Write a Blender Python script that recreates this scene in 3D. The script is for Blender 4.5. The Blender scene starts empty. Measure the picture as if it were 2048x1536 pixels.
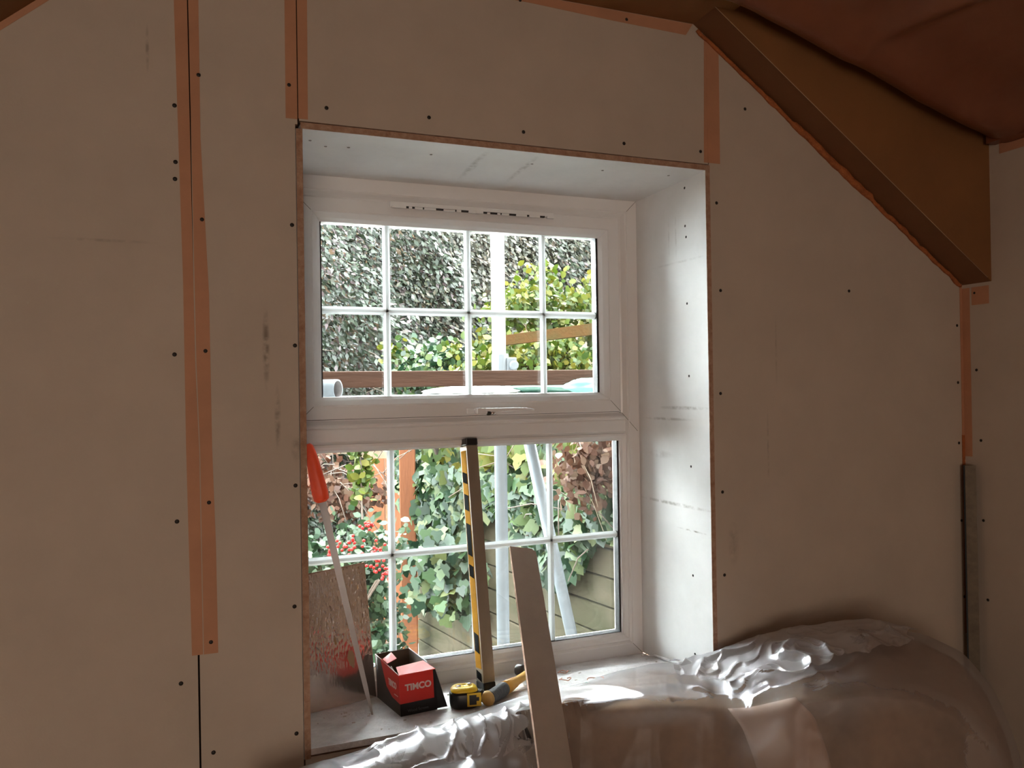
import bpy, math, random
import numpy as np
from mathutils import Vector, Matrix, noise
random.seed(7); rng = np.random.default_rng(7)
sc = bpy.context.scene
COL = sc.collection
H = 0.85                       # height of the window sill above the floor; everything is laid out from the sill, then lifted by H

# ------------------------------------------------------------------ camera, sky, lights, exposure
CAM = Vector((-0.16606, -1.584, 0.7121)); YAW, PITCH, ROLL = .36596, .00555, -.015346
f_ = Vector((math.sin(YAW)*math.cos(PITCH), math.cos(YAW)*math.cos(PITCH), math.sin(PITCH)))
r_ = Vector((math.cos(YAW), -math.sin(YAW), 0)); u_ = r_.cross(f_)
rr = math.cos(ROLL)*r_ + math.sin(ROLL)*u_; uu = -math.sin(ROLL)*r_ + math.cos(ROLL)*u_
cd = bpy.data.cameras.new('camera'); cam = bpy.data.objects.new('camera', cd); COL.objects.link(cam)
cd.sensor_width = 36; cd.lens = 1540/2048*36; cd.clip_start = .02
m = Matrix.Identity(4)
for i in range(3):
    m[i][0], m[i][1], m[i][2], m[i][3] = rr[i], uu[i], -f_[i], CAM[i]
cam.matrix_world = m
sc.camera = cam

w = bpy.data.worlds.new('sky'); sc.world = w; w.use_nodes = True
nt = w.node_tree; nt.nodes.clear()
out = nt.nodes.new('ShaderNodeOutputWorld'); bg = nt.nodes.new('ShaderNodeBackground')
tc = nt.nodes.new('ShaderNodeTexCoord'); sx = nt.nodes.new('ShaderNodeSeparateXYZ'); rp = nt.nodes.new('ShaderNodeValToRGB')
nt.links.new(tc.outputs['Generated'], sx.inputs[0]); nt.links.new(sx.outputs[2], rp.inputs[0])
rp.color_ramp.elements[0].color = (.58, .62, .66, 1); rp.color_ramp.elements[1].color = (1.55, 1.60, 1.66, 1); rp.color_ramp.elements[1].position = .6
nt.links.new(rp.outputs[0], bg.inputs[0]); bg.inputs[1].default_value = 28.0
nt.links.new(bg.outputs[0], out.inputs[0])

sd = bpy.data.lights.new('sun', 'SUN'); sd.energy = 9.0; sd.angle = math.radians(9); sd.color = (1, .96, .88)
sun = bpy.data.objects.new('sun', sd); COL.objects.link(sun)
sun.rotation_euler = Vector((-.75, .28, -1.0)).to_track_quat('-Z', 'Y').to_euler()   # hazy sun, high over the gable from the right

ad = bpy.data.lights.new('warm_fill', 'AREA'); ad.shape = 'RECTANGLE'; ad.size = 1.3; ad.size_y = 1.2  # added warm fill behind the camera, in place of the room's bounced light
ad.energy = 22; ad.color = (1.0, .80, .64)
al = bpy.data.objects.new('warm_fill', ad); COL.objects.link(al)
al.location = (-1.05, -3.95, .55)
al.rotation_euler = Vector((.02, 1, -.02)).to_track_quat('-Z', 'Y').to_euler()

vs = sc.view_settings
vs.view_transform = 'Standard'; vs.look = 'None'; vs.gamma = 1; vs.exposure = 0.92; vs.use_curve_mapping = False
sc.cycles.use_denoising = True
sc.cycles.max_bounces = 10; sc.cycles.diffuse_bounces = 5; sc.cycles.transparent_max_bounces = 16
sc.cycles.sample_clamp_indirect = 8

# ------------------------------------------------------------------ materials
def mat(name, col, rough=.7, metal=0, var=.0, scale=20, bump=0, bscale=80, spec=.5, var_col=None, detail=6, stretch=None):
    m = bpy.data.materials.new(name); m.use_nodes = True
    nt = m.node_tree; b = nt.nodes['Principled BSDF']
    b.inputs['Base Color'].default_value = (*col, 1); b.inputs['Roughness'].default_value = rough
    b.inputs['Metallic'].default_value = metal; b.inputs['Specular IOR Level'].default_value = spec
    tc = nt.nodes.new('ShaderNodeTexCoord'); src = tc.outputs['Object']
    if stretch:
        mp = nt.nodes.new('ShaderNodeMapping'); mp.inputs['Scale'].default_value = stretch
        nt.links.new(src, mp.inputs[0]); src = mp.outputs[0]
    if var or var_col:
        n = nt.nodes.new('ShaderNodeTexNoise'); n.inputs['Scale'].default_value = scale; n.inputs['Detail'].default_value = detail
        n.inputs['Roughness'].default_value = .65
        nt.links.new(src, n.inputs[0])
        r = nt.nodes.new('ShaderNodeValToRGB'); r.color_ramp.elements[0].position = .32; r.color_ramp.elements[1].position = .68
        v2 = var_col if var_col else tuple(c*(1-var) for c in col)
        r.color_ramp.elements[0].color = (*v2, 1); r.color_ramp.elements[1].color = (*col, 1)
        nt.links.new(n.outputs[0], r.inputs[0]); nt.links.new(r.outputs[0], b.inputs['Base Color'])
    if bump:
        n2 = nt.nodes.new('ShaderNodeTexNoise'); n2.inputs['Scale'].default_value = bscale; n2.inputs['Detail'].default_value = 5
        nt.links.new(src, n2.inputs[0])
        bp = nt.nodes.new('ShaderNodeBump'); bp.inputs['Strength'].default_value = bump; bp.inputs['Distance'].default_value = .01
        nt.links.new(n2.outputs[0], bp.inputs['Height']); nt.links.new(bp.outputs[0], b.inputs['Normal'])
    return m

def leafmat(name, cols, rough=.45, trans=.25, spec=.5):
    m = bpy.data.materials.new(name); m.use_nodes = True
    nt = m.node_tree; b = nt.nodes['Principled BSDF']; o = nt.nodes['Material Output']
    g = nt.nodes.new('ShaderNodeNewGeometry'); r = nt.nodes.new('ShaderNodeValToRGB')
    els = r.color_ramp.elements
    while len(els) < len(cols): els.new(.5)
    for i, (p, c) in enumerate(cols): els[i].position = p; els[i].color = (*c, 1)
    nt.links.new(g.outputs['Random Per Island'], r.inputs[0]); nt.links.new(r.outputs[0], b.inputs['Base Color'])
    b.inputs['Roughness'].default_value = rough; b.inputs['Specular IOR Level'].default_value = spec
    t = nt.nodes.new('ShaderNodeBsdfTranslucent'); nt.links.new(r.outputs[0], t.inputs[0])
    mx = nt.nodes.new('ShaderNodeMixShader'); mx.inputs[0].default_value = trans
    nt.links.new(b.outputs[0], mx.inputs[1]); nt.links.new(t.outputs[0], mx.inputs[2]); nt.links.new(mx.outputs[0], o.inputs[0])
    return m

def board_paper(name, marks=()):
    """ivory plasterboard paper, fine mottle, plus scuffs with a shape of their own: marks = (x, y, z, rx, ry, rz, strength)"""
    m = mat(name, (.56, .49, .415), .85, var=.10, scale=5, bump=.04, bscale=300)
    nt = m.node_tree; b = nt.nodes['Principled BSDF']; cur = b.inputs['Base Color'].links[0].from_socket
    tc = nt.nodes.new('ShaderNodeTexCoord')
    nz = nt.nodes.new('ShaderNodeTexNoise'); nz.inputs['Scale'].default_value = 60; nt.links.new(tc.outputs['Object'], nz.inputs[0])
    for (x, y, z, rx, ry, rz, s) in marks:
        mp = nt.nodes.new('ShaderNodeMapping'); mp.vector_type = 'TEXTURE'
        mp.inputs['Location'].default_value = (x, y, z); mp.inputs['Scale'].default_value = (rx, ry, rz)
        nt.links.new(tc.outputs['Object'], mp.inputs[0])
        ln = nt.nodes.new('ShaderNodeVectorMath'); ln.operation = 'LENGTH'; nt.links.new(mp.outputs[0], ln.inputs[0])
        mr = nt.nodes.new('ShaderNodeMapRange'); mr.inputs[1].default_value = 1.0; mr.inputs[2].default_value = .3
        mr.inputs[3].default_value = 0; mr.inputs[4].default_value = s
        nt.links.new(ln.outputs['Value'], mr.inputs[0])
        mu = nt.nodes.new('ShaderNodeMath'); mu.operation = 'MULTIPLY'; nt.links.new(mr.outputs[0], mu.inputs[0])
        m2 = nt.nodes.new('ShaderNodeMapRange'); m2.inputs[1].default_value = .35; m2.inputs[2].default_value = .6
        nt.links.new(nz.outputs[0], m2.inputs[0]); nt.links.new(m2.outputs[0], mu.inputs[1])
        mx = nt.nodes.new('ShaderNodeMixRGB'); mx.inputs[2].default_value = (.16, .13, .10, 1)
        nt.links.new(mu.outputs[0], mx.inputs[0]); nt.links.new(cur, mx.inputs[1]); cur = mx.outputs[0]
    nt.links.new(cur, b.inputs['Base Color'])
    return m

M = {}
M['board'] = board_paper('plasterboard paper', [(.0-.075, 0, .80, .008, .3, .09, .75), (-.055, 0, .66, .007, .3, .07, .6), (-.02, 0, .60, .012, .3, .03, .4),
                                               (-.28, 0, 1.36, .004, .3, .05, .5), (-.36, 0, .995, .10, .3, .004, .35), (1.13, 0, .55, .004, .3, .12, .35),
                                               (1.02, 0, .32, .02, .3, .06, .3), (1.16, 0, .80, .004, .3, .1, .3)])
M['reveal'] = board_paper('reveal board paper', [(.95, .15, 1.10, .3, .004, .07, .22), (.95, .12, 1.10, .3, .004, .07, .2), (.95, .1, .655, .3, .12, .006, .45),
                                                 (.95, .17, .625, .3, .12, .005, .4), (.95, .14, .404, .3, .17, .006, .6), (.95, .07, .345, .3, .07, .003, .8),
                                                 (.40, .12, 1.24, .012, .12, .3, .4), (.52, .12, 1.24, .010, .12, .3, .4), (.95, .1, 1.03, .3, .14, .004, .2), (.95,.2,.53,.3,.06,.012,.25)])
M['reveal'].node_tree.nodes['Principled BSDF'].inputs['Roughness'].default_value = .7
for mm in (M['reveal'],):
    for nd in mm.node_tree.nodes:
        if nd.type == 'VALTORGB':
            nd.color_ramp.elements[1].color = (.80, .79, .78, 1); nd.color_ramp.elements[0].color = (.70, .69, .68, 1)
M['sill'] = mat('sill board dusty', (.88, .87, .88), .36, var_col=(.62, .60, .60), scale=14, bump=.3, bscale=120)
M['edge'] = mat('cut board edge', (.36, .20, .13), .9, var_col=(.52, .36, .26), scale=60, bump=.5, bscale=200)
M['tape'] = mat('orange joint tape', (.56, .285, .165), .7, var=.18, scale=8)
M['screw'] = mat('black screw head', (.012, .009, .008), .6)
M['gap'] = mat('dark cavity', (.02, .012, .008), 1)
M['ply'] = mat('brown roof board', (.26, .115, .035), .75, var=.18, scale=4, bump=.05, bscale=120)
M['ply2'] = mat('slope lining', (.19, .078, .027), .75, var=.15, scale=6)
M['foam'] = mat('orange sealant foam', (.50, .16, .045), .9, var_col=(.33, .10, .03), scale=40, bump=.8, bscale=90)
M['membrane'] = mat('red brown roof membrane', (.17, .050, .022), .36, var_col=(.23, .085, .042), scale=3, bump=.06, bscale=40)
M['upvc'] = mat('white upvc', (.82, .81, .81), .25, spec=.5)
M['upvc2'] = mat('white upvc handle', (.86, .86, .86), .22)
M['bar'] = mat('white glazing bar', (.84, .86, .88), .35)
M['gasket'] = mat('black gasket', (.012, .012, .014), .5)
M['chrome'] = mat('chrome', (.75, .75, .76), .12, 1)
M['floor'] = mat('dusty floorboards', (.30, .20, .12), .8, var=.3, scale=9)
M['masonry'] = mat('old masonry', (.33, .24, .18), .95, var=.3, scale=12, bump=.4, bscale=30)
M['steel'] = mat('galvanised scaffold tube', (0.060, 0.070, 0.080), .6, .1, spec=.25, var=.2, scale=18, bump=.08)
M['steel_in'] = mat('tube bore', (.09, .08, .08), .8)
M['timber'] = mat('weathered scaffold timber', (0.0205, 0.0089, 0.0050), .85, var_col=(0.0099, 0.0050, 0.0030), scale=14, stretch=(.12, 1, 1), bump=.3, spec=.1)
M['timber2'] = mat('mossy orange timber', (.026, .010, .003), .9, var_col=(.014, .012, .004), scale=9, bump=.3, spec=.05)
M['post'] = mat('orange stained post', (0.0700, 0.0252, 0.0105), .8, var_col=(0.0490, 0.0175, 0.0077), scale=14, stretch=(1, 1, .15), bump=.2, spec=.1)
M['sleeper'] = mat('weathered sleeper boards', (0.0242, 0.0193, 0.0122), .9, var_col=(0.0105, 0.0109, 0.0046), scale=5, stretch=(.6, .6, 1.2), bump=.4, bscale=25, spec=.1)
M['green_net'] = mat('dark green sheeting', (0.0050, 0.0350, 0.0250), .5, bump=.3, bscale=30)
M['cyan_sack'] = mat('pale turquoise sack', (.065, .16, .145), .6, bump=.3, bscale=18, spec=.15)
M['pale_sheet'] = mat('pale scaffold sheet', (0.4680, 0.4800, 0.4680), .6, var=.1)
M['soil'] = mat('earth and leaf litter', (0.0340, 0.0200, 0.0120), 1, var_col=(0.0120, 0.0100, 0.0060), scale=6, bump=.6, bscale=12, spec=.1)
M['carton_red'] = mat('red printed card', (.62, .02, .012), .42)
M['carton_red_in'] = mat('red card flap', (.74, .045, .03), .45)
M['carton_black'] = mat('black printed card', (.010, .010, .012), .4)
M['carton_in'] = mat('brown card inside', (.17, .12, .085), .9)
M['print'] = mat('pale print', (.72, .60, .58), .5)
M['print_grey'] = mat('grey print', (.10, .10, .11), .5)
M['yellow'] = mat('yellow plastic', (.80, .52, .02), .35)
M['lvl_yellow'] = mat('yellow level label', (.40, .185, .008), .9, var_col=(.30, .14, .01), scale=20, spec=.05)
M['matt_black'] = mat('matt black print', (.008, .008, .008), .95, spec=.03)
M['black_pl'] = mat('black plastic', (.012, .012, .013), .35)
M['alu'] = mat('dull aluminium level', (.30, .235, .175), .5, .35, var=.1)
M['rubber'] = mat('grey rubber grip', (.07, .075, .085), .38, bump=.25, bscale=150)
M['ham_yellow'] = mat('amber handle', (.78, .43, .08), .35)
M['ham_end'] = mat('tan handle end', (.60, .38, .12), .5)
M['ham_steel'] = mat('dark hammer steel', (.10, .09, .09), .35, .7)
M['saw_steel'] = mat('saw blade steel', (.30, .28, .28), .4, .5)
M['orange'] = mat('orange handle plastic', (.90, .075, .015), .38)
M['wood_strip'] = mat('board offcut face', (.34, .25, .19), .8, var=.15, scale=12)
M['copper'] = mat('coppery cable', (.62, .33, .25), .5)
M['tealcable'] = mat('teal cable', (.30, .45, .42), .5)
M['berry'] = mat('red berry', (.12, .004, .003), .6, spec=.1)
M['stem'] = mat('bark stem', (.035, .022, .014), .9, var=.3)
M['sofa'] = mat('brown covered upholstery', (.42, .27, .165), .85, var_col=(.20, .125, .07), scale=5)
M['cardp'] = mat('pale cardboard', (.56, .38, .28), .85, var=.1, scale=7)
M['bead_steel'] = mat('galvanised angle bead', (.22, .18, .13), .6, .2, var=.35, scale=40)

# foil faced board: creased foil
m = mat('creased foil facing', (.80, .68, .60), .16, .92); nt = m.node_tree; b = nt.nodes['Principled BSDF']
tc = nt.nodes.new('ShaderNodeTexCoord'); mp = nt.nodes.new('ShaderNodeMapping'); mp.inputs['Scale'].default_value = (42, 42, 16); mp.inputs['Rotation'].default_value = (0, .25, 0)
vo = nt.nodes.new('ShaderNodeTexVoronoi'); vo.feature = 'SMOOTH_F1'; nt.links.new(tc.outputs['Object'], mp.inputs[0]); nt.links.new(mp.outputs[0], vo.inputs[0])
sp = nt.nodes.new('ShaderNodeSeparateXYZ'); nt.links.new(tc.outputs['Object'], sp.inputs[0])
mr = nt.nodes.new('ShaderNodeMapRange'); mr.inputs[1].default_value = .07; mr.inputs[2].default_value = .14; mr.inputs[3].default_value = .015; mr.inputs[4].default_value = .36
nt.links.new(sp.outputs[2], mr.inputs[0])      # the foil is smooth at the foot of the board and crinkled above
bp = nt.nodes.new('ShaderNodeBump'); bp.inputs['Distance'].default_value = .006
nt.links.new(mr.outputs[0], bp.inputs['Strength']); nt.links.new(vo.outputs[0], bp.inputs['Height']); nt.links.new(bp.outputs[0], b.inputs['Normal'])
M['foil'] = m

def glass_mat():
    m = bpy.data.materials.new('window glass'); m.use_nodes = True; nt = m.node_tree; nt.nodes.clear()
    o = nt.nodes.new('ShaderNodeOutputMaterial'); t = nt.nodes.new('ShaderNodeBsdfTransparent'); g = nt.nodes.new('ShaderNodeBsdfGlossy')
    g.inputs['Roughness'].default_value = .01; t.inputs[0].default_value = (.97, .985, .975, 1)
    fr = nt.nodes.new('ShaderNodeFresnel'); fr.inputs[0].default_value = 1.45; mx = nt.nodes.new('ShaderNodeMixShader')
    nt.links.new(fr.outputs[0], mx.inputs[0]); nt.links.new(t.outputs[0], mx.inputs[1]); nt.links.new(g.outputs[0], mx.inputs[2]); nt.links.new(mx.outputs[0], o.inputs[0])
    return m
M['glass'] = glass_mat()

def plastic_mat(name, clear, white, dc=.50):
    m = bpy.data.materials.new(name); m.use_nodes = True; nt = m.node_tree; nt.nodes.clear()
    N = nt.nodes.new
    o = N('ShaderNodeOutputMaterial'); t = N('ShaderNodeBsdfTransparent'); g = N('ShaderNodeBsdfGlossy'); d = N('ShaderNodeBsdfDiffuse'); tl = N('ShaderNodeBsdfTranslucent')
    t.inputs[0].default_value = (.95, .94, .93, 1); g.inputs['Roughness'].default_value = .32; g.inputs[0].default_value = (.95, .95, 1, 1)
    d.inputs[0].default_value = (dc, dc*.98, dc, 1); tl.inputs[0].default_value = (dc, dc*.98, dc, 1)
    tc = N('ShaderNodeTexCoord'); n1 = N('ShaderNodeTexNoise'); n1.inputs['Scale'].default_value = 14; n1.inputs['Detail'].default_value = 6; n1.inputs['Distortion'].default_value = 1.2
    nt.links.new(tc.outputs['Object'], n1.inputs[0])
    bp = N('ShaderNodeBump'); bp.inputs['Strength'].default_value = .22; bp.inputs['Distance'].default_value = .010
    nt.links.new(n1.outputs[0], bp.inputs['Height'])
    for s in (g, d, tl): nt.links.new(bp.outputs[0], s.inputs['Normal'])
    a = N('ShaderNodeMixShader'); a.inputs[0].default_value = .22; nt.links.new(d.outputs[0], a.inputs[1]); nt.links.new(tl.outputs[0], a.inputs[2])
    b2 = N('ShaderNodeMixShader'); b2.inputs[0].default_value = clear; nt.links.new(a.outputs[0], b2.inputs[1]); nt.links.new(t.outputs[0], b2.inputs[2])
    fr = N('ShaderNodeFresnel'); fr.inputs[0].default_value = 1.45; fm = N('ShaderNodeMath'); fm.operation = 'MULTIPLY'; fm.inputs[1].default_value = .32
    nt.links.new(bp.outputs[0], fr.inputs['Normal']); nt.links.new(fr.outputs[0], fm.inputs[0])
    c = N('ShaderNodeMixShader'); nt.links.new(fm.outputs[0], c.inputs[0]); nt.links.new(b2.outputs[0], c.inputs[1]); nt.links.new(g.outputs[0], c.inputs[2])
    nt.links.new(c.outputs[0], o.inputs[0])
    return m
M['sheet'] = plastic_mat('clear polythene', .70, 0, .42)
M['sheet2'] = plastic_mat('folded polythene', .42, 0)

M['hedge'] = leafmat('dark hedge leaves', [(0, (0.0021, 0.0046, 0.0019)), (.45, (0.0046, 0.0088, 0.0037)), (.75, (0.0113, 0.0156, 0.0086)), (.97, (0.0208, 0.0126, 0.0138))], .45, .10, .22)
M['hedge2'] = leafmat('bronze hedge leaves', [(0, (0.0065, 0.0065, 0.0041)), (.5, (0.0119, 0.0133, 0.0065)), (1, (0.0289, 0.0221, 0.0156))], .45, .15, .22)
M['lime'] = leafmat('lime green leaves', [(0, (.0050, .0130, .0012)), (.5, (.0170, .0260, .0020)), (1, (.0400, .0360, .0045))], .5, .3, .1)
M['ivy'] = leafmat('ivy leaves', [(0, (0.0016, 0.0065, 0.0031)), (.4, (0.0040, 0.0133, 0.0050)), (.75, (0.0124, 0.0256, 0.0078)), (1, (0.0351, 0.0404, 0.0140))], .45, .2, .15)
M['shrub'] = leafmat('berry shrub leaves', [(0, (0.0032, 0.0094, 0.0039)), (.5, (0.0079, 0.0189, 0.0079)), (1, (0.0236, 0.0354, 0.0172))], .45, .25, .15)
M['dry'] = leafmat('dry brown leaves', [(0, (0.0130, 0.0043, 0.0022)), (.5, (0.0301, 0.0121, 0.0065)), (1, (0.0467, 0.0301, 0.0202))], .6, .3, .1)

# ------------------------------------------------------------------ mesh helpers
def link(name, verts, faces, mats, parent=None, smooth=False, fm=None):
    me = bpy.data.meshes.new(name); me.from_pydata([tuple(map(float, v)) for v in verts], [], faces)
    for x in (mats if isinstance(mats, (list, tuple)) else [mats]): me.materials.append(x)
    if fm is not None: me.polygons.foreach_set('material_index', fm)
    if smooth: me.polygons.foreach_set('use_smooth', [True]*len(me.polygons))
    me.update()
    o = bpy.data.objects.new(name, me); COL.objects.link(o)
    if parent: o.parent = parent
    return o

class MB:
    def __init__(s): s.v = []; s.f = []; s.m = []
    def add(s, v, f, mi=0):
        n = len(s.v); s.v += [tuple(p) for p in v]; s.f += [tuple(i+n for i in q) for q in f]; s.m += [mi]*len(f); return s
    def box(s, a, b, mi=0, mx=None):
        (x0, y0, z0), (x1, y1, z1) = a, b
        v = [(x0,y0,z0),(x1,y0,z0),(x1,y1,z0),(x0,y1,z0),(x0,y0,z1),(x1,y0,z1),(x1,y1,z1),(x0,y1,z1)]
        if mx: v = [mx @ Vector(p) for p in v]
        return s.add(v, [(0,3,2,1),(4,5,6,7),(0,1,5,4),(1,2,6,5),(2,3,7,6),(3,0,4,7)], mi)
    def hexa(s, v, mi=0): return s.add(v, [(0,3,2,1),(4,5,6,7),(0,1,5,4),(1,2,6,5),(2,3,7,6),(3,0,4,7)], mi)
    def prism(s, poly, d, mi=0):
        """poly = list of 3-D points, extruded by vector d"""
        n = len(poly); d = Vector(d); P = [Vector(p) for p in poly]
        v = P + [p+d for p in P]
        return s.add(v, [tuple(range(n))[::-1], tuple(range(n, 2*n))] + [(i, (i+1) % n, n+(i+1) % n, n+i) for i in range(n)], mi)
    def tube(s, pts, rad, n=12, cap=True, mi=0):
        P = [Vector(p) for p in pts]; rad = rad if isinstance(rad, (list, tuple)) else [rad]*len(P)
        base = len(s.v); ref = None
        for i, p in enumerate(P):
            t = (P[min(i+1, len(P)-1)] - P[max(i-1, 0)]).normalized()
            if ref is None: ref = t.orthogonal().normalized()
            ref = (ref - t*ref.dot(t)).normalized(); bi = t.cross(ref)
            for k in range(n):
                a = 2*math.pi*k/n; s.v.append(tuple(p + rad[i]*(math.cos(a)*ref + math.sin(a)*bi)))
        for i in range(len(P)-1):
            for k in range(n):
                s.f.append((base+i*n+k, base+i*n+(k+1) % n, base+(i+1)*n+(k+1) % n, base+(i+1)*n+k)); s.m.append(mi)
        if cap:
            s.f.append(tuple(base+k for k in range(n))[::-1]); s.f.append(tuple(base+(len(P)-1)*n+k for k in range(n))); s.m += [mi, mi]
        return s
    def build(s, name, mats, parent=None, smooth=False, bevel=0, seg=2):
        o = link(name, s.v, s.f, mats, parent, smooth, s.m)
        if bevel:
            b = o.modifiers.new('bevel', 'BEVEL'); b.width = bevel; b.segments = seg; b.limit_method = 'ANGLE'; b.harden_normals = False
        return o

def tag(o, label=None, cat=None, group=None, kind=None):
    if label: o['label'] = label
    if cat: o['category'] = cat
    if group: o['group'] = group
    if kind: o['kind'] = kind
    return o
def empty(name, loc=(0, 0, 0), rz=0):
    e = bpy.data.objects.new(name, None); COL.objects.link(e); e.location = loc; e.rotation_euler = (0, 0, rz); e.empty_display_size = .05
    return e
def dup(o):
    c = o.copy(); COL.objects.link(c); return c

def ring(x0, z0, x1, z1, prof):
    """frame with mitred corners: prof = [(inset, y)...] swept round the rectangle, closed on the back"""
    mb = MB(); n = len(prof)
    for (cx, cz, sx, sz) in ((x0, z0, 1, 1), (x1, z0, -1, 1), (x1, z1, -1, -1), (x0, z1, 1, -1)):
        for (i, y) in prof: mb.v.append((cx+sx*i, y, cz+sz*i))
    for c in range(4):
        d = (c+1) % 4
        for k in range(n):
            k2 = (k+1) % n
            mb.f.append((c*n+k, c*n+k2, d*n+k2, d*n+k)); mb.m.append(0)
    return mb

D = .298
XL, XR = 0.0, .955        # opening at the wall face
ZT = 1.238
def silz(y): return -.031*y/.298

# ------------------------------------------------------------------ the room shell
# front wall: plasterboard sheets on battens over old masonry
SL_L = [(-1.9, .163), (-.262, 1.592)]; SL_R = [(.928, 1.592), (1.815, .985)]
wf = MB()
for (a, b) in (((-2.1, .03, -.95), (-.06, .37, 2.4)), ((.975, .03, -.95), (2.1, .37, 2.4)), ((-.06, .03, 1.262), (.975, .37, 2.4)), ((-.06, .03, -.95), (.975, .37, -.047))):
    wf.box(a, b)
wall_front = wf.build('wall_front', M['masonry']); wall_front['kind'] = 'structure'
T = .0125
def sheet(poly, y0=0, mats=None):
    mb = MB().prism([(x, y0, z) for x, z in poly], (0, T, 0))
    # edges show gypsum
    mb.m = [0, 0] + [1]*len(poly)
    return mb.build('plasterboard_sheet', [M['board'], M['edge']], wall_front)
sheet([(-1.9, -.85), (-.203, -.85), (-.211, 1.592), (-.262, 1.592), (-1.9, .163)])
sheet([(-.1995, -.85), (-.0140, -.85), (-.0140, 1.246), (-.0095, 1.246), (-.0095, 1.592), (-.2075, 1.592)])
sheet([(-.006, 1.2535), (.964, 1.2535), (.964, 1.567), (.928, 1.592), (-.006, 1.592)])
sheet([(.9695, -.85), (1.813, -.85), (1.813, .985), (.9665, 1.564)])
sheet([(-.0105, -.85), (.9665, -.85), (.9665, -.0165), (-.0105, -.0165)])
# battens behind the joints close the gaps
mb = MB()
for (a, b) in (((-.24, .0126, -.85), (-.17, .0299, 1.59)), ((-.05, .0126, -.85), (-.016, .0299, 1.59)), ((.975, .0126, -.85), (1.02, .0299, 1.5)), ((-.05, .0126, 1.262), (1.0, .0299, 1.59)), ((0, .0126, -.06), (.96, .0299, -.045))):
    mb.box(a, b)
mb.build('batten', M['gap'], wall_front)

# reveal linings: splayed boards, their cut ends flush with the wall face
def rvb(P, d, name='reveal_board', fm=None):
    mb = MB().prism(P, d); mb.m = fm or [0, 0, 1, 0, 1, 0]
    return mb.build(name, [M['reveal'], M['edge']], wall_front)
rvb([(XL-.002, -.0008, ZT), (XR+.002, -.0008, ZT), (.936, D+.01, 1.2285), (-.03, D+.01, 1.2285)], (0, 0, .0125))
rvb([(XR, -.0006, -.02), (XR, -.0006, ZT-.0005), (.934, D+.01, 1.228), (.934, D+.01, -.03)], (.0125, 0, 0), fm=[0, 0, 1, 0, 1, 0])
rvb([(XL, -.0006, -.02), (XL, -.0006, ZT-.0005), (-.032, D+.01, 1.228), (-.032, D+.01, -.03)], (-.0125, 0, 0), fm=[0, 0, 1, 0, 1, 0])
# end edges facing the room
mb = MB()
mb.box((XL-.004, -.0016, ZT+.0004), (XR+.0128, -.0006, ZT+.0125)); mb.box((XR+.0004, -.0016, -.0), (XR+.0125, -.0006, ZT)); mb.box((XL-.0125, -.0016, -.012), (XL-.0003, -.0006, ZT-.006))
mb.build('cut_edge', M['edge'], wall_front)

# screws: every head a small dished disc
SCR = [(349,211),(397,150),(351,324),(350,358),(404,439),(349,709),(411,702),(418,1005),(354,1043),(422,1284),(362,1367),(427,1505),(578,170),(584,450),(590,691),(591,971),(589,1213),(593,1467),
       (653,216),(858,235),(1047,264),(1248,287),(1401,303),(1253,39),(1490,218),(1433,406),(1441,581),(1441,787),(1445,984),(1449,1150),(1698,582),(1914,651),(1916,765),(1918,886),(1923,1041),(1929,1193),(1457,1305),(1040,0)]
def ray(u, v): return ((u-1024)/1540)*rr - ((v-768)/1540)*uu + f_
def on_y(u, v, y=0): d = ray(u, v); return CAM + d*((y-CAM.y)/d.y)
def on_x(u, v, x): d = ray(u, v); return CAM + d*((x-CAM.x)/d.x)
def on_z(u, v, z=0): d = ray(u, v); return CAM + d*((z-CAM.z)/d.z)
def on_sill(u, v, up=0):
    d = ray(u, v); n = Vector((0, .031/.298, 1)); return CAM + d*((up - n.dot(CAM))/n.dot(d))
mb = MB(); mb.tube([(0, -.0012, 0), (0, -.0002, 0), (0, .001, 0)], [.0028, .0041, .0041], 12)
me_s = mb.build('screw', M['screw'], wall_front, True)
for i, (u, v) in enumerate(SCR):
    o = me_s if i == 0 else dup(me_s)
    p = on_y(u, v); o.location = (p.x, -.0003, p.z)
# screws in the right reveal and soffit
for (u, v) in [(1369,376),(1370,452),(1372,474),(1374,607),(1378,752),(1382,933),(1386,1151),(1390,1308)]:
    d = ray(u, v); n = Vector((1, (.955-.934)/.308, 0)); p = CAM + d*((n.dot(Vector((.955, 0, 0))) - n.dot(CAM))/n.dot(d))
    o = dup(me_s); o.location = p; o.rotation_euler = (0, 0, math.radians(-90)); o.scale = (.8, .8, .8)
M['plug'] = mat('filled screw', (.30, .28, .26), .8)
mb = MB(); mb.tube([(0, -.0008, 0), (0, .0002, 0)], [.0028, .0035], 10); pl = mb.build('filled_screw', M['plug'], wall_front, True)
first = True
for (u, v) in [(620,281),(651,293),(697,295),(862,309),(1064,328),(1205,341),(1337,351)]:
    d = ray(u, v); n = Vector((0, (1.238-1.2285)/.308, 1)); p = CAM + d*((n.dot(Vector((0, 0, ZT))) - n.dot(CAM))/n.dot(d))
    o = pl if first else dup(pl); first = False
    o.location = p; o.rotation_euler = (math.radians(90), 0, 0)

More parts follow.
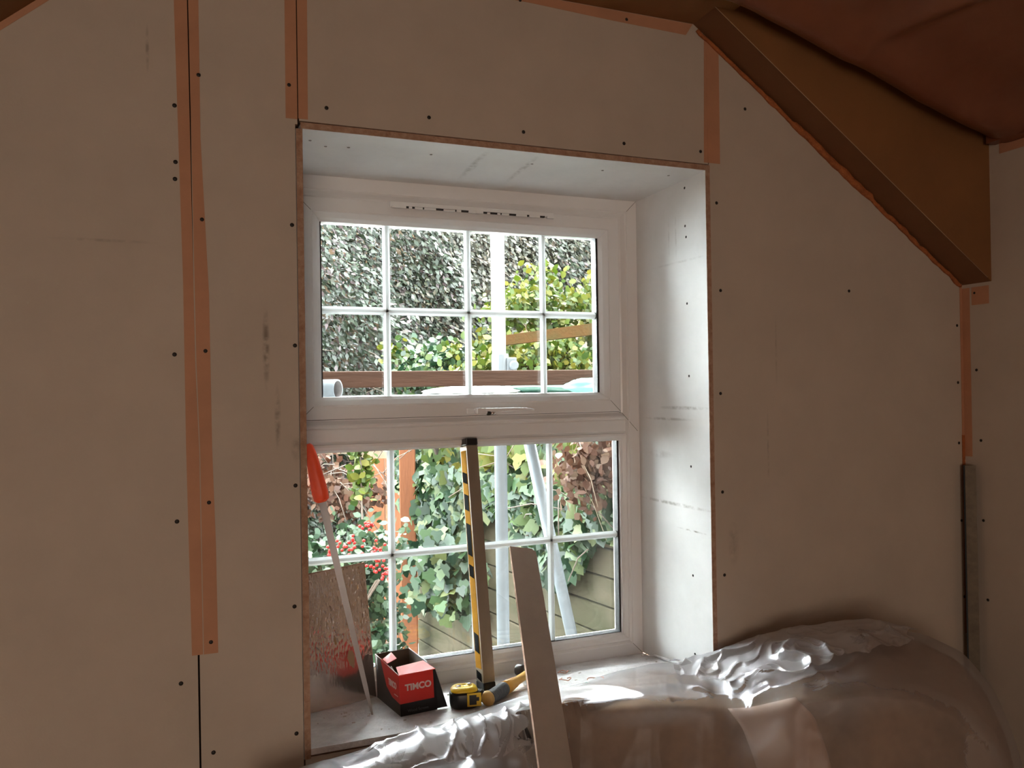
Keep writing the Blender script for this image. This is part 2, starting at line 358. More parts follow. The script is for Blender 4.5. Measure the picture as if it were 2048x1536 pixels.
# joint tapes
def tape(poly, y=-.0007, name='joint_tape', th=.0006):
    mb = MB().prism([(x, y, z) for x, z in poly], (0, th, 0)); return mb.build(name, M['tape'], wall_front)
def tape_split(L, R_, c, gap=.0008):
    """strip between two edge lines with the open crack showing through its middle where the board gap sits"""
    tape(L + R_[::-1])
tape([(-.236, 1.592), (-.2115, 1.592), (-.2040, .77), (-.199, .600), (-.197, .215), (-.2165, .215), (-.222, .605), (-.2235, .92)])
tape([(-.2095, 1.592), (-.1905, 1.592), (-.1895, 1.2), (-.178, .90), (-.176, .605), (-.1715, .42), (-.170, .2145), (-.1955, .2145), (-.1975, .600), (-.2020, .77)])
tape([(-.031, 1.592), (-.0093, 1.592), (-.0093, 1.256), (-.032, 1.256)])
tape([(-.0075, 1.592), (.013, 1.592), (.011, 1.2575), (-.0075, 1.2575)])
tape([(.952, 1.257), (.999, 1.257), (1.0, 1.541), (.958, 1.570)])
tape([(.963, 1.258), (.969, 1.258), (.969, 1.56), (.963, 1.56)], y=-.0012)
tape([(-.95, .992), (-.262, 1.592), (-.262, 1.578), (-.955, .972)])
tape([(-.26, 1.591), (.926, 1.591), (.906, 1.562), (.70, 1.566), (.5, 1.573), (-.25, 1.572)])

# right wall, with plasterboard return
mb = MB()
mb.box((1.815, -.085, -.85), (1.95, 0, 2.2)); mb.box((1.815, -4.2, -.85), (1.95, -.0851, 2.2))
wall_right = mb.build('wall_right', M['board']); wall_right['kind'] = 'structure'
mr_ = MB().tube([(-.0012, 0, 0), (-.0002, 0, 0), (.001, 0, 0)], [.0028, .0041, .0041], 12)
ms = mr_.build('screw', M['screw'], wall_right, True)
for i, (u, v) in enumerate([(1949,586),(1953,740),(1962,881),(1967,1041),(1976,1200)]):
    o = ms if i == 0 else dup(ms); p = on_x(u, v, 1.815); o.location = (1.8148, p.y, p.z)
# corner tapes (folded into the corner, orange)
mb = MB(); mb.box((1.8050, -.0009, .52), (1.8146, -.0002, .985)); mb.box((1.8141, -.024, .50), (1.8148, -.0009, .975)); mb.box((1.8141, -.082, .925), (1.8147, -.0301, .975))
mb.build('corner_tape', M['tape'], wall_right)
mb = MB(); mb.box((1.8035, -.0016, .0), (1.8146, -.001, .56)); mb.build('corner_tape', M['foam'], wall_right)
mb = MB(); mb.box((1.8141, -2.0, 1.325), (1.8149, -.12, 1.352)); mb.build('ceiling_tape', M['tape'], wall_right)

# left wall, back wall, floor
mb = MB(); mb.box((-2.05, -4.2, -.85), (-1.9, 0, .3)); wl = mb.build('wall_left', M['board']); wl['kind'] = 'structure'
mb = MB()
for (a, b) in (((-2.05, -4.3, -.85), (-1.75, -4.1, 1.7)), ((-.25, -4.3, -.85), (1.95, -4.1, 1.7)), ((-1.75, -4.3, -.85), (-.25, -4.1, -.1)), ((-1.75, -4.3, 1.2), (-.25, -4.1, 1.7))): mb.box(a, b)
wb = mb.build('wall_back', M['board']); wb['kind'] = 'structure'
mb = MB()      # made-up closed box behind an added opening, keeps sky off the fill
for (a, b) in (((-2.05, -5.6, -.85), (-1.9, -4.3, 1.7)), ((.1, -5.6, -.85), (.25, -4.3, 1.7)), ((-2.05, -5.75, -.85), (.25, -5.6, 1.7)), ((-2.05, -5.75, -.95), (.25, -4.3, -.85))): mb.box(a, b)
hl = mb.build('wall_fill_box', M['board']); hl['kind'] = 'structure'
mb = MB(); mb.box((-2.05, -4.3, -.95), (1.95, .03, -.85)); fl = mb.build('floor', M['floor']); fl['kind'] = 'structure'

# ceilings: left slope, flat collar ceiling, short right slope, dormer
def slab(name, pts, d, m_, parent=None):
    o = MB().prism(pts, d).build(name, m_, parent)
    if not parent: o['kind'] = 'structure'
    return o
slab('ceiling_left', [(-1.95, -4.2, .119), (-.262, -4.2, 1.592), (-.262, 0, 1.592), (-1.95, 0, .119)], (-.04, 0, .05), M['ply'])
slab('ceiling_flat', [(-.262, -4.2, 1.592), (.98, -4.2, 1.592), (.98, 0, 1.592), (-.262, 0, 1.592)], (0, 0, .06), M['ply'])
YS = -.088
slab('ceiling_slope', [(.90, YS, 1.611), (1.815, YS, .985), (1.815, 0, .985), (.90, 0, 1.611)], (.03, 0, .045), M['ply2'])
# dormer cheek (faces the camera) and the membrane under the dormer roof
ck = slab('wall_cheek', [(.925, YS-.002, 1.594), (1.815, YS-.002, .985), (1.815, YS-.002, 1.40), (1.45, YS-.002, 1.56), (.925, YS-.002, 1.70)], (0, .0018, 0), M['ply'])
mb = MB().tube([(.91, YS-.0018, 1.604), (1.37, YS-.0018, 1.289), (1.80, YS-.0018, .995)], .0008, 6)
mb.build('lining_edge', mat('pale lining edge', (.50, .34, .22), .5), ck, True)
# irregular foam bead along the wall / slope joint
pts = []; rad = []
for i in range(90):
    t = i/89; p = Vector((.94, 0, 1.583)).lerp(Vector((1.81, 0, .988)), t)
    j = noise.noise(Vector((t*14, 3, 1)))
    pts.append((p.x-.004+.004*j, -.004, p.z-.006+.005*noise.noise(Vector((t*30, 9, 2))))); rad.append(.0045+.005*abs(noise.noise(Vector((t*22, 1, 5)))) + (.004 if .33 < t < .62 else 0))
MB().tube(pts, rad, 7).build('foam_bead', M['foam'], ck, True)
mb = MB().tube([(.9, YS+.004, 1.600), (1.80, YS+.0, .985)], .004, 6); 
# membrane grid
NX, NY = 110, 70
V = []; F = []
def memb(s, t):
    x = .86 + (1.815-.86)*s; y = YS - 2.4*t
    zline = 1.600 + (1.352-1.600)*max(0, (x-.93)/(1.815-.93))**1.1
    z = zline
    dist = 2.4*t
    z += .030*math.exp(-((dist-.0)/.03)**2)                                   # tucked up into the cheek joint
    z -= .034*math.exp(-((dist-.09)/.045)**2)*min(1, (1-s)*6)                 # the first roll hangs down
    z += .05*(1-math.exp(-max(0, dist-.12)/.25))
    z -= .020*math.exp(-((x-1.28-.25*(dist-.2))/.03)**2)*min(1, dist/.3)
    z -= .010*math.exp(-((dist-.55)/.09)**2)
    z += .006*noise.noise(Vector((x*4, y*3, 0))) + .003*noise.noise(Vector((x*13, y*9, 2)))
    return (x, y, z)
for j in range(NY+1):
    for i in range(NX+1):
        t = (j/NY)**1.8; V.append(memb(i/NX, t))
for j in range(NY):
    for i in range(NX):
        a = j*(NX+1)+i; F.append((a, a+NX+1, a+NX+2, a+1))
mem = link('ceiling_dormer', V, F, M['membrane'], None, True); mem['kind'] = 'structure'
so = mem.modifiers.new('thick', 'SOLIDIFY'); so.thickness = .004; so.offset = -1
slab('ceiling_dormer_deck', [(.86, YS, 1.66), (1.95, YS, 1.40+.06), (1.95, -4.2, 1.46), (.86, -4.2, 1.66)], (0, 0, .05), M['ply'])
MB().box((1.78, -2.6, 1.352), (1.815, YS-.02, 1.46)).build('trim_1', M['membrane'])['kind'] = 'structure'
slab('ceiling_roof_cover', [(-2.2, -5.8, 1.70), (2.2, -5.8, 1.70), (2.2, .38, 1.70), (-2.2, .38, 1.70)], (0, 0, .06), M['masonry'])

# ------------------------------------------------------------------ window
W1 = empty('window_1', (.446, D, -.03)); W1['kind'] = 'structure'; W1.location = (0, 0, 0)
FX0, FX1, FZ0, FZ1 = -.042, .934, -.031, 1.229
yb = D+.054
ring(FX0, FZ0, FX1, FZ1, [(0, yb), (0, D), (.030, D), (.0335, D-.0015), (.037, D+.001), (.046, D+.010), (.0505, D+.0125), (.0565, D+.0125), (.0565, yb)]).build('outer_frame', M['upvc'], W1)
# transom
mb = MB(); x0, x1 = FX0+.045, FX1-.045
pr = [(D+.0125, .6420), (D+.0125, .6395), (D+.008, .636), (D+.001, .6305), (D-.001, .627), (D-.001, .6235), (D+.0025, .621), (D, .618), (D, .590), (D+.003, .587), (D+.009, .582), (D+.012, .576), (yb, .574), (yb, .642)]
n = len(pr); vv = [(x0, a, b) for a, b in pr] + [(x1, a, b) for a, b in pr]
mb.add(vv, [tuple(range(n)), tuple(range(n, 2*n))[::-1]] + [(i, n+i, n+(i+1) % n, (i+1) % n) for i in range(n)]); mb.build('transom', M['upvc'], W1)
# mitre joints, fine dark lines
mb = MB()
for (a, b) in (((FX1-.001, FZ1-.001), (FX1-.03, FZ1-.03)), ((FX1-.001, FZ0+.001), (FX1-.034, FZ0+.034)), ((FX1-.006, .588), (FX1-.055, .6405))):
    mb.tube([(a[0], D-.0001, a[1]), (b[0], D-.0001, b[1])], .0005, 6)
mb.build('mitre_line', M['gasket'], W1)
# glazing of the fixed lower light
GX0, GX1, GZ0, GZ1 = FX0+.062, FX1-.060, FZ0+.060, .576
ring(GX0-.024, GZ0-.020, GX1+.024, GZ1+.006, [(0, yb-.01), (0, D+.004), (.006, D+.003), (.014, D+.008), (.020, D+.017), (.020, yb-.01)]).build('glazing_bead', M['upvc'], W1)
def glazing(x0, z0, x1, z1, xs, zh, par):
    ring(x0-.004, z0-.004, x1+.004, z1+.004, [(0, D+.020), (.0055, D+.020), (.0055, D+.044), (0, D+.044)]).build('gasket', M['gasket'], par)
    ring(x0-.010, z0-.010, x1+.010, z1+.010, [(0, D+.045), (.0112, D+.045), (.0106, D+.048), (.003, yb+.002), (0, yb+.002)]).build('outer_bead', M['upvc'], par)
    MB().box((x0, D+.0205, z0), (x1, D+.0235, z1)).build('glass_pane', M['glass'], par)
    MB().box((x0, D+.0405, z0), (x1, D+.0435, z1)).build('glass_pane', M['glass'], par)
    yc = D+.032
    def prof(hw): return [(-hw, yc), (-hw*.62, yc-.003), (-hw*.35, yc-.0065), (hw*.35, yc-.0065), (hw*.62, yc-.003), (hw, yc), (hw*.62, yc+.003), (hw*.35, yc+.0065), (-hw*.35, yc+.0065), (-hw*.62, yc+.003)]
    P = prof(.0095); n = len(P)
    def bar(a, b, vert):
        if vert: vv = [(a+o, y, z0) for o, y in P]+[(a+o, y, z1) for o, y in P]
        else: vv = [(x0, y, a+o) for o, y in P]+[(x1, y, a+o) for o, y in P]
        MB().add(vv, [tuple(range(n)), tuple(range(n, 2*n))[::-1]] + [(i, n+i, n+(i+1) % n, (i+1) % n) for i in range(n)]).build('glazing_bar', M['bar'], par)
    for x in xs: bar(x, 0, True)
    bar(zh, 0, False)
glazing(GX0, GZ0, GX1, GZ1, (.238, .455, .672), .300, W1)
# opening sash
SX0, SX1, SZ0, SZ1 = .0165, .8755, .6435, 1.1765
sash = ring(SX0, SZ0, SX1, SZ1, [(0, yb-.004), (0, D-.001), (.0012, D-.002), (.030, D-.002), (.034, D-.0035), (.038, D), (.046, D+.007), (.0535, D+.0175), (.0535, yb-.004)]).build('sash', M['upvc'], W1)
ring(SX0-.0022, SZ0-.0022, SX1+.0022, SZ1+.0022, [(0, D+.0135), (.005, D+.0135), (.005, D+.02), (0, D+.02)]).build('seal', M['gasket'], sash)
glazing(SX0+.0555, SZ0+.040, SX1-.0580, SZ1-.0485, (.234, .4475, .6600), .910, sash)
mb = MB()
for (a, b) in (((SX0+.001, SZ1-.001), (SX0+.033, SZ1-.033)), ((SX0+.001, SZ0+.001), (SX0+.033, SZ0+.033)), ((SX1-.001, SZ0+.001), (SX1-.033, SZ0+.033))):
    mb.tube([(a[0], D-.0021, a[1]), (b[0], D-.0021, b[1])], .0005, 6)
mb.build('mitre_line', M['gasket'], sash)
# trickle vent on the sash head
mb = MB(); mb.box((.237, D-.014, 1.1640), (.676, D-.002, 1.1770)); tv = mb.build('trickle_vent', M['upvc2'], sash, bevel=.002)
mb = MB(); mb.box((.262, D-.0150, 1.1630), (.650, D-.0060, 1.1665)); mb.build('vent_slot', M['gasket'], tv)
mb = MB(); random.seed(3)
xx = .240
while xx < .67:
    wd = random.choice((.008, .012, .02, .03))
    mb.box((xx, D-.017, 1.1605), (min(xx+wd, .675), D-.0125, 1.1645+random.random()*.002)); xx += wd+random.choice((.004, .007, .02))
for c in (.243, .457, .655): mb.box((c, D-.018, 1.1605), (c+.02, D-.012, 1.167))
mb.build('vent_flap', M['upvc2'], tv)
# handle: back plate, boss, lever, key button
hp = MB(); hp.box((.427, D-.009, .6480), (.470, D-.002, .6625)); hd = hp.build('handle', M['upvc2'], sash, bevel=.004, seg=3)
mb = MB(); mb.tube([(.455, D-.008, .6553), (.456, D-.030, .6553)], [.0085, .0085], 16); mb.box((.447, D-.038, .6485), (.480, D-.024, .6625))
a = [(.470, D-.034, .6555), (.50, D-.040, .6568), (.54, D-.043, .6580), (.575, D-.042, .6577), (.602, D-.034, .6560)]
mb.tube(a, [.0078, .0062, .0052, .0045, .0025], 10); mb.build('lever', M['upvc2'], hd, True, bevel=.003)
mb = MB(); mb.tube([(.478, D-.038, .650), (.494, D-.0405, .650)], [.0050, .0050], 12); mb.build('key_button', M['chrome'], hd, True)
mb = MB(); mb.tube([(.472, D-.0385, .6500), (.480, D-.0385, .6500)], [.0062, .0062], 12); mb.build('lock_ring', M['black_pl'], hd, True)
# sill board
mb = MB(); mb.hexa([(.0003, -.001, -.0125), (.9545, -.001, -.0125), (.933, D, -.0435), (-.031, D, -.0435), (.0003, -.001, 0), (.9545, -.001, 0), (.933, D, -.031), (-.031, D, -.031)])
mb.build('window_sill', M['sill'], W1)
mb = MB(); 
random.seed(11)
for k in range(80):
    x = random.uniform(.02, .93); y = random.uniform(.03, .28); s = random.uniform(.001, .003)
    mb.box((x, y, silz(y)-.0003), (x+s*random.uniform(.6, 3), y+s, silz(y)+s*.5))
o = mb.build('plaster_crumbs', mat('plaster crumbs', (.62, .56, .52), .9)); tag(o, 'pale crumbs of plaster scattered over the white window sill', 'debris', kind='stuff')
# plaster bead in the right corner of the sill
mb = MB().tube([(.938, .245, -.021), (.945, .14, -.011), (.949, .09, -.006)], [.003, .0045, .003], 8)
tag(mb.build('plaster_lump', M['sill'], None, True), 'white filler strip lying along the right corner of the sill', 'filler')

# ------------------------------------------------------------------ things on the sill
# screw carton
CX = on_sill(802, 1434)
bx = empty('screw_carton', (CX.x, CX.y+.001, silz(CX.y)-.0005), math.radians(6)); bx.rotation_euler = (math.atan(-.031/.298), 0, math.radians(6))
tag(bx, 'open red and black cardboard screw box on the sill', 'box')
bw, bl, hf, hb, th = .086, .178, .088, .101, .0016
mb = MB()
mb.box((0, 0, 0), (bw, bl, th))                                                        # bottom
mb.box((0, 0, 0), (bw, th, hf))                                                        # front
mb.box((0, bl-th, 0), (bw, bl, hb))                                                    # back
for x in (0, bw-th): mb.prism([(x, 0, 0), (x, bl, 0), (x, bl, hb), (x, 0, hf)], (th, 0, 0))
mb.m = [0]*len(mb.f); mb.build('carton_body', M['carton_black'], bx)
mb = MB(); e = .0004
mb.box((th, bl-th-e, .002), (bw-th, bl-th, hb-.001)); mb.prism([(bw-th-e, th, 0.002), (bw-th-e, bl-th, .002), (bw-th-e, bl-th, hb-.001), (bw-th-e, th, hf-.001)], (e, 0, 0)); mb.prism([(th, th, 0.002), (th, bl-th, .002), (th, bl-th, hb-.001), (th, th, hf-.001)], (e, 0, 0)); mb.box((th, th, th), (bw-th, bl-th, th+e))
mb.build('carton_lining', M['carton_in'], bx)
mb = MB(); mb.box((-.0003, -.0006, .027), (bw-.006, 0, hf)); mb.build('front_panel', M['carton_red'], bx)
mb = MB(); mb.prism([(-.0006, 0, .027), (-.0006, .055, .030), (-.0006, .095, .045), (-.0006, .135, .097), (-.0006, .13, hf+.0119), (-.0006, 0, hf)], (.0006, 0, 0)); mb.build('side_panel', M['carton_red'], bx)
mb = MB(); mb.prism([(0, 0, hf), (bw, 0, hf), (bw-.010, .050, hf+.010), (.010, .050, hf+.006)], (0, 0, .0012)); mb.build('front_flap', M['carton_red_in'], bx)
mb = MB(); mb.prism([(0, .085, hf+.009), (0, .120, hf+.012), (.022, .122, hf+.024), (.024, .087, hf+.016)], (.0004, 0, .0012)); mb.build('side_flap', M['carton_red_in'], bx)
mb = MB(); mb.prism([(.003, .068, hf+.006), (.006, .07, hf+.006), (.026, .055, .05), (.022, .053, .05)], (0, .002, 0)); mb.build('inner_flap', M['print'], bx)
mb = MB(); mb.prism([(bw, 0, hf), (bw, 0, .002), (bw+.024, -.002, .002)], (0, .0014, 0)); mb.build('corner_flap', M['carton_black'], bx)
mb = MB(); mb.tube([(0, 0, hf+.0006), (0, bl, hb+.0006)], .0009, 6); mb.tube([(bw, .05, hf+.006), (bw, bl, hb+.0006)], .0009, 6); mb.tube([(-.0004, bl, 0.002), (-.0004, bl, hb)], .0009, 6); mb.tube([(0, bl, hb+.0004), (bw, bl, hb+.0004)], .0009, 6); mb.build('card_edge', M['print'], bx)
def text(s, size, mtx, m_, parent, name, off=0, sx=1.0):
    cu = bpy.data.curves.new(name, 'FONT'); cu.body = s; cu.size = size; cu.extrude = .0003; cu.offset = off
    t = bpy.data.objects.new('tmp_text', cu); COL.objects.link(t)
    dg = bpy.context.evaluated_depsgraph_get(); me = bpy.data.meshes.new_from_object(t.evaluated_get(dg))
    bpy.data.objects.remove(t); me.materials.clear(); me.materials.append(m_)
    me.transform(Matrix.Diagonal((sx, 1, 1, 1))); me.transform(mtx)
    o = bpy.data.objects.new(name, me); COL.objects.link(o); o.parent = parent; return o
face_front = lambda x, z: Matrix(((1, 0, 0, x), (0, 0, -1, -.0009), (0, 1, 0, z), (0, 0, 0, 1)))
face_left = lambda y, z: Matrix(((0, 0, -1, -.0009), (-1, 0, 0, y), (0, 1, 0, z), (0, 0, 0, 1)))
text('TIMCO', .0190, face_front(.0125, .0535), M['print'], bx, 'brand_print', .0007, 1.03)
text('TIMCO', .0190, face_left(.078, .054), M['print'], bx, 'brand_print', .0007, .95)
MB().box((-.0012, .012, .040), (-.0006, .038, .0415)).build('print_line', M['print'], bx)
text('Wood Screws', .0085, face_front(.016, .007), M['print_grey'], bx, 'small_print', .0001, 1.0)

# tape measure
tp = empty('tape_measure', (.352, .103, silz(.103)), math.radians(-12)); tp.rotation_euler = (math.atan(-.031/.298), 0, math.radians(-12))
tag(tp, 'yellow and black retractable tape measure beside the red box', 'tape measure')
def squircle(w_, d_, r, n=6):
    P = []
    for (cx, cy, a0) in ((w_/2-r, -d_/2+r, -90), (w_/2-r, d_/2-r, 0), (-w_/2+r, d_/2-r, 90), (-w_/2+r, -d_/2+r, 180)):
        for k in range(n+1):
            a = math.radians(a0+90*k/n); P.append((cx+r*math.cos(a), cy+r*math.sin(a)))
    return P
def lump(levels, n=6):
    mb = MB(); first = None; N = None
    for (z, w_, d_, r) in levels:
        P = squircle(w_, d_, r, n); N = len(P); mb.v += [(x, y, z) for x, y in P]
    L = len(levels)
    for l in range(L-1):
        for k in range(N): mb.f.append((l*N+k, l*N+(k+1) % N, (l+1)*N+(k+1) % N, (l+1)*N+k)); mb.m.append(0)
    mb.f.append(tuple(range(N))[::-1]); mb.f.append(tuple(range((L-1)*N, L*N))); mb.m += [0, 0]
    return mb
lump([(0, .056, .050, .018), (.004, .064, .058, .022), (.012, .067, .060, .022), (.030, .067, .060, .022), (.035, .064, .057, .021)]).build('case', M['black_pl'], tp, True)
lump([(.034, .060, .053, .020), (.037, .062, .055, .021), (.041, .058, .051, .02), (.0445, .050, .043, .018), (.045, .032, .028, .012), (.0435, .03, .026, .012)]).build('case_top', M['yellow'], tp, True)
mb = MB().tube([(-.012, -.004, .0435), (-.012, -.004, .0465)], .005, 12); mb.tube([(.014, .006, .0435), (.014, .006, .048)], .0045, 12); mb.build('case_screw', M['chrome'], tp, True)
mb = MB(); mb.box((.004, -.0312, .006), (.036, -.029, .035)); mb.build('label_plate', M['yellow'], tp, bevel=.003)
mb = MB(); mb.box((.009, -.0320, .010), (.025, -.0311, .031)); mb.box((.024, -.0320, .018), (.031, -.0311, .026)); mb.build('label_print', M['black_pl'], tp)
mb = MB(); mb.box((.034, -.014, .008), (.046, .010, .034)); mb.build('mouth', M['black_pl'], tp, bevel=.005)
mb = MB(); mb.box((.046, -.010, .002), (.050, .006, .012)); mb.build('hook', M['chrome'], tp)

# spirit level, leaning against the transom
p0 = on_y(980, 1382, .185); p0.z = silz(.185)+.001
pt = on_y(943, 876, .279)
ax = (pt-p0); Ln = ax.length; az = ax.normalized()
xa = Vector((1, .10, 0)); xa = (xa-az*xa.dot(az)).normalized(); ya = az.cross(xa)
lv = empty('spirit_level'); lv.matrix_world = Matrix(((xa.x, ya.x, az.x, p0.x), (xa.y, ya.y, az.y, p0.y), (xa.z, ya.z, az.z, p0.z), (0, 0, 0, 1)))
tag(lv, 'tall aluminium spirit level with yellow side propped upright against the window', 'spirit level')
hw, dp = .0155, .044
mb = MB().box((-hw, 0, .018), (hw, dp, Ln-.018)); mb.build('body', M['alu'], lv, bevel=.0015)
for z0, z1 in ((0, .018), (Ln-.018, Ln)): MB().box((-hw-.001, -.001, z0), (hw+.001, dp+.001, z1)).build('end_cap', M['black_pl'], lv, bevel=.003)
mb = MB(); mb.box((-hw-.0008, .006, .05), (-hw, dp-.006, Ln-.03)); slab_ = mb.build('side_label', M['lvl_yellow'], lv)
for (a, b) in ((.02, .045), (.085, .135), (.265, .30), (.318, .402), (.43, .475), (.498, .53)):
    MB().prism([(-hw-.0014, .009, a), (-hw-.0014, dp-.009, a+.006), (-hw-.0014, dp-.009, b), (-hw-.0014, .009, b-.006)], (.0006, 0, 0)).build('print_stripe', M['matt_black'], slab_)


# hammer lying on the sill
hm = empty('claw_hammer', (.398, .075, silz(.075)+.016), math.atan2(.65, .76)); hm.rotation_euler = (math.radians(-4), math.radians(3), math.atan2(.65, .76))
tag(hm, 'claw hammer with grey and amber handle lying on the sill', 'hammer')
MB().tube([(-.004, 0, 0), (0, 0, 0), (.004, 0, 0)], [.013, .0165, .0175], 20).build('handle_end', M['ham_end'], hm, True)
MB().tube([(.004, 0, 0), (.012, 0, 0), (.03, 0, 0), (.07, 0, 0), (.078, 0, 0)], [.0165, .0150, .0150, .0165, .0160], 20).build('rubber_grip', M['rubber'], hm, True)
MB().tube([(.078, 0, 0), (.10, 0, 0), (.13, 0, 0), (.14, 0, 0), (.235, 0, .002)], [.0162, .0155, .0125, .0105, .0095], 18).build('handle', M['ham_yellow'], hm, True)
mb = MB().tube([(.226, .046, 0), (.226, .043, 0), (.226, .027, 0), (.226, .022, 0), (.226, .010, 0), (.226, -.014, 0)], [.0125, .0140, .0140, .0095, .0095, .011], 20)
mb.prism([(.217, -.012, .007), (.235, -.012, .007), (.236, -.055, -.006), (.230, -.056, -.006), (.226, -.03, .002), (.222, -.056, -.006), (.216, -.055, -.006)], (0, 0, -.007))
mb.build('head', M['ham_steel'], hm, True, bevel=.001)

# insulation saw leaning in the left corner
tip = Vector((.150, .147, silz(.147)+.0005)); hb_ = Vector((.053, .200, .463)); d = (hb_-tip).normalized(); L = (hb_-tip).length
side = Vector((1, -.25, 0)); side = (side-d*side.dot(d)).normalized(); nn = d.cross(side)
sw = empty('insulation_saw'); sw.matrix_world = Matrix(((side.x, nn.x, d.x, tip.x), (side.y, nn.y, d.y, tip.y), (side.z, nn.z, d.z, tip.z), (0, 0, 0, 1)))
tag(sw, 'long tapering saw blade with orange handle leaning in left corner of window', 'saw')
poly = [(0.002, 0, 0), (.0045, 0, .06), (.0065, 0, .25), (.0085, 0, L+.01), (-.0085, 0, L+.01), (-.0075, 0, .25), (-.0055, 0, .06), (-.002, 0, 0)]
for k in range(20):
    pass
MB().prism(poly, (0, .0012, 0)).build('blade', M['saw_steel'], sw)
lv2 = [(L-.002, .020, .022, .009), (L+.004, .034, .028, .013), (L+.02, .037, .030, .0145), (L+.07, .031, .028, .0135), (L+.105, .026, .025, .012), (L+.128, .018, .018, .0085), (L+.134, .008, .008, .0038)]
lump(lv2).build('handle', M['orange'], sw, True)

# foil faced board standing in the left corner
P = [Vector((-.020, .222, silz(.222)+.001)), Vector((.182, .284, silz(.284)+.001))]
t0, t1 = Vector((-.020, .250, .285)), Vector((.163, .3125, .290))
nrm = (P[1]-P[0]).cross(t0-P[0]).normalized(); 
if nrm.y < 0: nrm = -nrm
fo = empty('insulation_board', tuple(P[0])); 
tag(fo, 'shiny foil-faced insulation offcut standing in left corner of window', 'insulation board')
R0 = P[0]
nseg = 24; V = []; F = []
for j in range(nseg+1):
    for i in range(nseg+1):
        a = P[0].lerp(P[1], i/nseg); b = t0.lerp(t1, i/nseg); p = a.lerp(b, j/nseg)
        wv = .0016*noise.noise(Vector((i*.25, j*.16, 4)))*min(1, j/8)
        V.append(tuple(p - R0 + nrm*(-.006+wv)))
for j in range(nseg):
    for i in range(nseg): a = j*(nseg+1)+i; F.append((a, a+1, a+nseg+2, a+nseg+1))
link('foil_face', V, F, M['foil'], fo, True)
mb = MB().prism([P[0]-R0-nrm*.0045, P[1]-R0-nrm*.0045, t1-R0-nrm*.0045, t0-R0-nrm*.0045], nrm*.006); mb.build('foam_core', mat('tan foam core', (.34, .22, .13), .9), fo)
mb = MB().tube([t0-R0-nrm*.004, t1-R0-nrm*.004], .0022, 6); mb.tube([t1-R0-nrm*.004, P[1]-R0-nrm*.004], .0016, 6); mb.build('torn_edge', M['edge'], fo)

# narrow board offcut leaning from the floor against the glass
s0 = Vector((.5755, .301, .2835)); s1 = Vector((.4560, -.160, -.050)); d = (s1-s0).normalized()
hwid = .035; sd_ = Vector((1, .12, 0)); sd_ = (sd_-d*sd_.dot(d)).normalized(); nr = sd_.cross(d)
if nr.y > 0: nr = -nr
s2 = s0+d*1.90
off = nr*.004
st = empty('board_offcut', tuple(s2)); tag(st, 'long narrow brown board strip leaning diagonally in front of the window', 'board')
A0, A1 = s0-s2+off, Vector((0, 0, 0))+off
mb = MB().prism([A0-sd_*hwid, A0+sd_*hwid*.7, A0+sd_*hwid+d*.010, A1+sd_*(hwid+.001), A1-sd_*(hwid+.001)], nr*.010)
mb.m = [0, 0, 1, 1, 1, 1, 1]; mb.build('strip', [M['wood_strip'], M['edge']], st)

# cable offcuts by the strip
def curl(c, r, turns, seed, stretch=(1, .6)):
    random.seed(seed); pts = []
    for k in range(26):
        t = k/25; a = seed+turns*2*math.pi*t
        x = c[0]+r*(1-.4*t)*math.cos(a)*stretch[0]+.02*t*math.cos(seed); y = c[1]+r*(1-.4*t)*math.sin(a)*stretch[1]
        pts.append((x, y, silz(y)+.0022+.004*abs(math.sin(a*1.3))))
    return pts
for (c, r, tn, sd2, mm, lb) in (((.652, .225), .015, 1.2, 1, 'copper', 'small pink curl of cable offcut on sill nearest the window frame'),
                            ((.640, .165), .022, .8, 2, 'copper', 'loose pink cable offcut on sill right behind the brown strip'),
                            ((.690, .125), .030, .7, 5, 'copper', 'longest pink cable offcut lying across the sill'),
                            ((.655, .105), .022, .55, 4, 'tealcable', 'teal cable offcut on the sill at the edge of the plastic sheet')):
    tag(MB().tube(curl(c, r, tn, sd2), .0013, 6).build('cable_offcut', M[mm], None, True), lb, 'cable', 'cable offcuts on the sill')

# angle bead standing in the room corner
tz = on_x(1942, 940, 1.79)
ab = empty('corner_bead', (1.772, -.035, -.85)); tag(ab, 'grey perforated metal corner bead standing upright in the right room corner', 'corner bead')
mb = MB()
hgt = tz.z+.85+.012
mb.prism([(0, 0, 0), (.030, .018, 0), (.030, .0195, 0), (0, .0015, 0)], (.010, .012, hgt)); mb.build('mesh_wing', M['bead_steel'], ab)
mb = MB(); mb.prism([(0, 0, 0), (.018, -.022, 0), (.019, -.021, 0), (.001, .001, 0)], (.010, .012, hgt)); mb.build('mesh_wing', M['bead_steel'], ab)
mb = MB().tube([(0, 0, 0), (.010, .012, hgt)], .0022, 8); mb.build('nose', M['steel'], ab, True)

